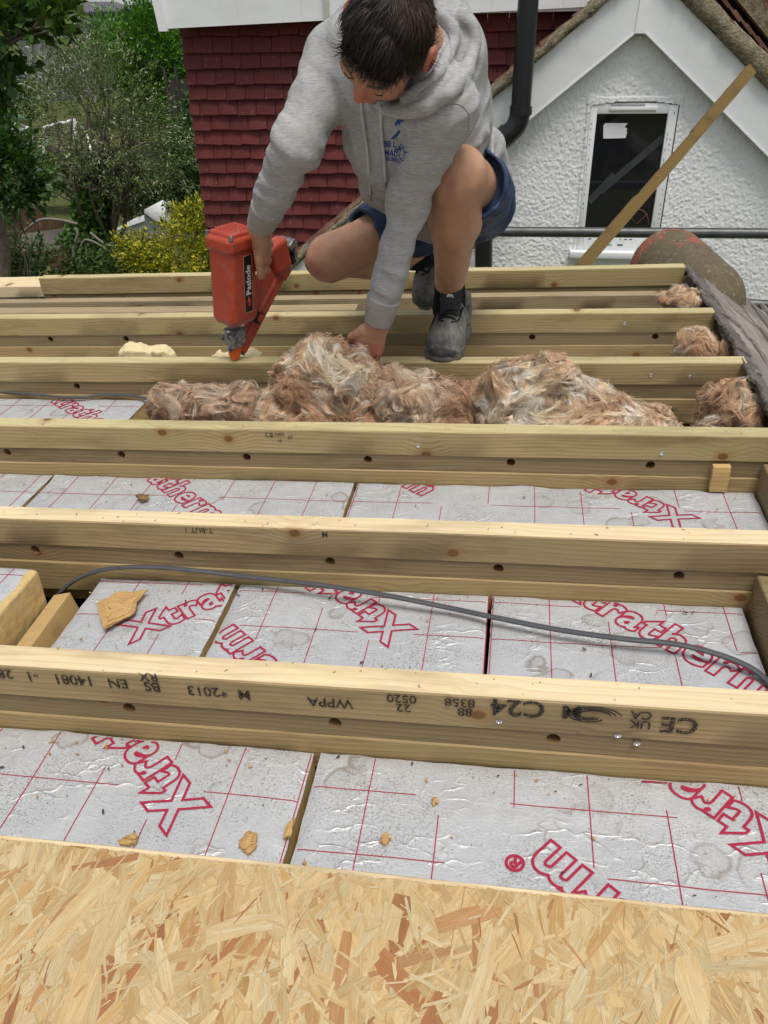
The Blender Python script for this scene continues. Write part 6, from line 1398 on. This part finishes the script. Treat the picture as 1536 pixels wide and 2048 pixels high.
wool('large swirling wad of wool right of the middle, with a raised tuft', [(1020, 800, 62, 55, 0), (1065, 775, 60, 40, 0), (1112, 770, 34, 40, 0), (1110, 745, 20, 24, 0), (1160, 810, 75, 38, 0), (1230, 825, 60, 26, 0), (1290, 838, 45, 15, 0), (1060, 838, 100, 25, -.03), (1200, 842, 100, 18, -.03)], 1.84, 41, 17000, 0, 1.0)
wool('wad of wool stuffed beside the grey tiles at the right end of the wool bay', [(1455, 800, 32, 28, 0), (1475, 830, 40, 28, 0), (1440, 840, 30, 25, 0), (1500, 845, 28, 20, -.03)], 1.86, 53, 5000, 0, 1.1)
wool('pale folded wad of wool at the right end, one bay behind', [(1400, 693, 34, 18, 0), (1385, 700, 24, 14, 0), (1425, 700, 20, 12, 0)], 2.24, 61, 4000, -.2, 1.0)
wool('farthest pale wad of wool by the hip tile', [(1345, 601, 30, 12, 0), (1372, 606, 22, 12, 0)], 2.62, 67, 3000, -.2, .8)
if '_tm' in globals(): print('wool', _tm()-_T2)

# yellow foam offcuts
CREAM = NM('cream_foam'); _c = CREAM.coord(); CREAM = CREAM.out(CREAM.mix(CREAM.noise(_c, 30, 4), (.76, .66, .40), (.64, .53, .29)), .9, CREAM.bump(CREAM.noise(_c, 90, 4, .7), .3, .002), spec=.15)
def foam(label, px0, px1, py0, Y, ztop, seed, dep=.07):
    a, b_ = at(px0, py0, Y), at(px1, py0, Y); c = (a+b_)/2; base = GZ*c.x-.15; H = a.z-base; t = empty('foam_offcut', (c.x, Y, base), label=label, cat='foam offcut', group='broken foam offcuts behind the nail gun'); L = (b_-a).length
    sdf_obj('foam', lambda P: sd_box(P, (0, 0, H/2), (L, dep, H), rad=.004)+np.where(P[:, 2] > H*.5, 1, .3)*(.010*vn(P, 22, seed, 3)+.004)+np.clip(np.abs(P[:, 0])-L*.30, 0, 1)*.55*(P[:, 2] > H*.55), (-L/2-.03, -dep/2-.03, -.02), (L/2+.03, dep/2+.03, H+.03), .0035, CREAM, t)
foam('larger broken cream foam offcut, left of the nail gun tip', 228, 358, 690, 2.22, 0, 3); foam('smaller cream foam offcut, directly behind the orange tip', 410, 527, 700, 2.2, 0, 9)

# grey cables
CAB = plain('grey_cable_sheath', (.075, .078, .085), .5, var=.12, sc=30)
def cable(label, pts_, r=.0058, fl=.62):
    P = spline(pts_, 14); t = empty('electric_cable', P[0], label=label, cat='cable', group='grey cables lying across the boards'); mb = MB()
    # lay flat: width across, thickness up
    n = 12; v = []; f = []
    for i, p in enumerate(P):
        d = (P[min(i+1, len(P)-1)]-P[max(i-1, 0)]).normalized(); s_ = d.cross(Vector((0, 0, 1))).normalized(); u_ = s_.cross(d)
        for k in range(n): a = 2*math.pi*k/n; v.append(p-P[0]+s_*math.cos(a)*r+u_*math.sin(a)*r*fl)
    for i in range(len(P)-1):
        for k in range(n): k2 = (k+1) % n; f.append((i*n+k, i*n+k2, (i+1)*n+k2, (i+1)*n+k))
    f += [tuple(range(n))[::-1], tuple((len(P)-1)*n+k for k in range(n))]; mb.add(v, f); mb.build('sheath', CAB, t, smooth='all'); return t
zc = -.121
cable('long grey cable snaking over the three middle foil boards', [Vector((-.86, 1.02, -.22))]+[ad(*q, z_) for q, z_ in (((108, 1203), -.17), ((125, 1180), -.15))]+[at(*q, 1.178) for q in ((160, 1155), (215, 1138), (300, 1134), (400, 1142), (500, 1154))]+[ad(*q, z_) for q, z_ in (((640, 1170), -.096), ((768, 1190), -.100), ((900, 1216), -.110), ((1000, 1237), -.108), ((1120, 1260), -.108), ((1250, 1278), -.104), ((1350, 1288), -.104), ((1440, 1310), -.108), ((1500, 1335), -.114), ((1536, 1362), -.120), ((1580, 1400), -.125))])
cable('thin grey cable curving over the pale foil board left of the wool', [ad(*q, -.094) for q in ((-120, 778), (0, 783), (60, 788), (150, 795), (210, 789), (270, 792), (310, 802))], .0052)
cable('short grey cable loop poking up behind the tallest wool wad', [at(570, 722, 2.12), at(574, 706, 2.12), at(583, 701, 2.12), at(590, 703, 2.12), at(592, 714, 2.12)], .0042, 1.)

# splintered chips and crumbs
CHIP = wood('splintered_chip', (.60, .39, .16), (.34, .17, .055), kn=0, ring=120); BARKC = plain('bark_scrap', (.20, .12, .05), .9, var=.4, sc=80)
def chip(label, poly, z0, th, mat, seed, name='wood_chip', layers=2, group='loose chips lying on the boards'):
    P = [ad(x, y, z0) for x, y in poly]; c = sum(P, Vector())/len(P); t = empty(name, c, label=label, cat='wood chip', group=group); rr = random.Random(seed)
    for L in range(layers):
        sc_ = 1-.28*L; sh = Vector((rr.uniform(-.004, .004), rr.uniform(-.004, .004), 0))*(L > 0); bm = bmesh.new(); n = len(P); V = []
        pl = []
        for i in range(n):
            a, b_ = P[i]-c, P[(i+1) % n]-c
            for k in range(5): q = a.lerp(b_, k/5)*sc_; pl.append(q+Vector((rr.uniform(-1, 1), rr.uniform(-1, 1), 0))*.0016+sh)
        top = [p+Vector((0, 0, th*(L+1)/layers+.006*mnoise.noise(p*30+Vector((seed, 0, 0))))) for p in pl]; bot = [p+Vector((0, 0, th*L/layers-.0005)) for p in pl]
        m = len(pl); cv = Vector((0, 0, th*(L+1)/layers+.003)); v = top+bot+[cv]; f = [(i, (i+1) % m, 2*m) for i in range(m)]+[(i, m+i, m+(i+1) % m, (i+1) % m) for i in range(m)]
        mesh_obj('splinter', v, f, mat, t)
    return t
chip('large splintered golden chip on the board left of the cable lettering', [(193, 1207), (232, 1189), (295, 1181), (276, 1203), (268, 1228), (243, 1240), (208, 1260), (199, 1230)], -.118, .010, CHIP, 1, layers=3)
chip('flaky golden chip on the foil near the seam, above the strand board', [(480, 1680), (493, 1666), (515, 1669), (513, 1695), (497, 1712), (478, 1697)], -.127, .007, CHIP, 2)
chip('half hidden chip touching the edge of the strand board', [(236, 1683), (262, 1671), (275, 1680), (270, 1692), (240, 1690)], -.127, .006, CHIP, 3)
chip('brown leaf shaped scrap on the water stained foil', [(272, 993), (278, 989), (298, 988), (295, 998), (282, 1001)], -.118, .002, BARKC, 4, layers=1)
chip('small chip on the red line of the nearest right board', [(862, 1600), (872, 1597), (876, 1606), (866, 1615)], -.127, .004, CHIP, 5, layers=1)
chip('small chip low on the nearest right board', [(762, 1678), (774, 1671), (781, 1680), (770, 1692), (762, 1688)], -.127, .005, CHIP, 6, layers=1)
chip('thin splinter caught in the seam between the nearest boards', [(567, 1678), (574, 1655), (590, 1640), (583, 1672)], -.124, .004, CHIP, 7, layers=1)
chip('thin upright looking splinter on the strand board edge', [(606, 1730), (610, 1716), (617, 1738)], -.02, .003, CHIP, 8, layers=1)
rr = random.Random(77); mb = MB(); mk = MB()
for k in range(460):
    b_ = rr.choice([(-.75, .43, .54, .79, -.1265), (-.77, .43, .86, 1.18, -.1265), (-1.3, .52, 1.27, 1.58, -.1265), (-1.5, -1.02, 1.68, 1.98, -.133)])
    x, y = rr.uniform(b_[0], b_[1]), rr.uniform(b_[2], b_[3])
    if rr.random() < .5: y = b_[3]-abs(rr.gauss(0, .03))
    s_ = rr.choice([.0008, .0011, .0015, .0026]); (mb if rr.random() < .6 else mk).box((x, y, GZ*x+b_[4]+.0015), (s_*rr.uniform(.7, 3.), s_, s_*.5), Matrix.Rotation(rr.uniform(0, 3), 3, 'Z')@Matrix.Rotation(rr.uniform(-.5, .5), 3, 'X'))
for k in range(260):
    J = rr.choice([.799, 1.195, 1.6, 2.012, 2.407]); x = rr.uniform(-1.6, .55); s_ = rr.uniform(.0008, .002)
    mb.box((x, J+rr.uniform(.003, .044), GZ*x+.0012), (s_*rr.uniform(1, 3.5), s_, s_*.5), Matrix.Rotation(rr.uniform(0, 3), 3, 'Z'))
o = mb.build('sawdust', CHIP); tag(o, 'sawdust and tiny splinters scattered over boards and battens', 'sawdust', kind='stuff')
o = mk.build('grit', plain('dark_grit', (.07, .055, .04), .9)); tag(o, 'dark grit specks scattered over the foil boards', 'grit', kind='stuff')
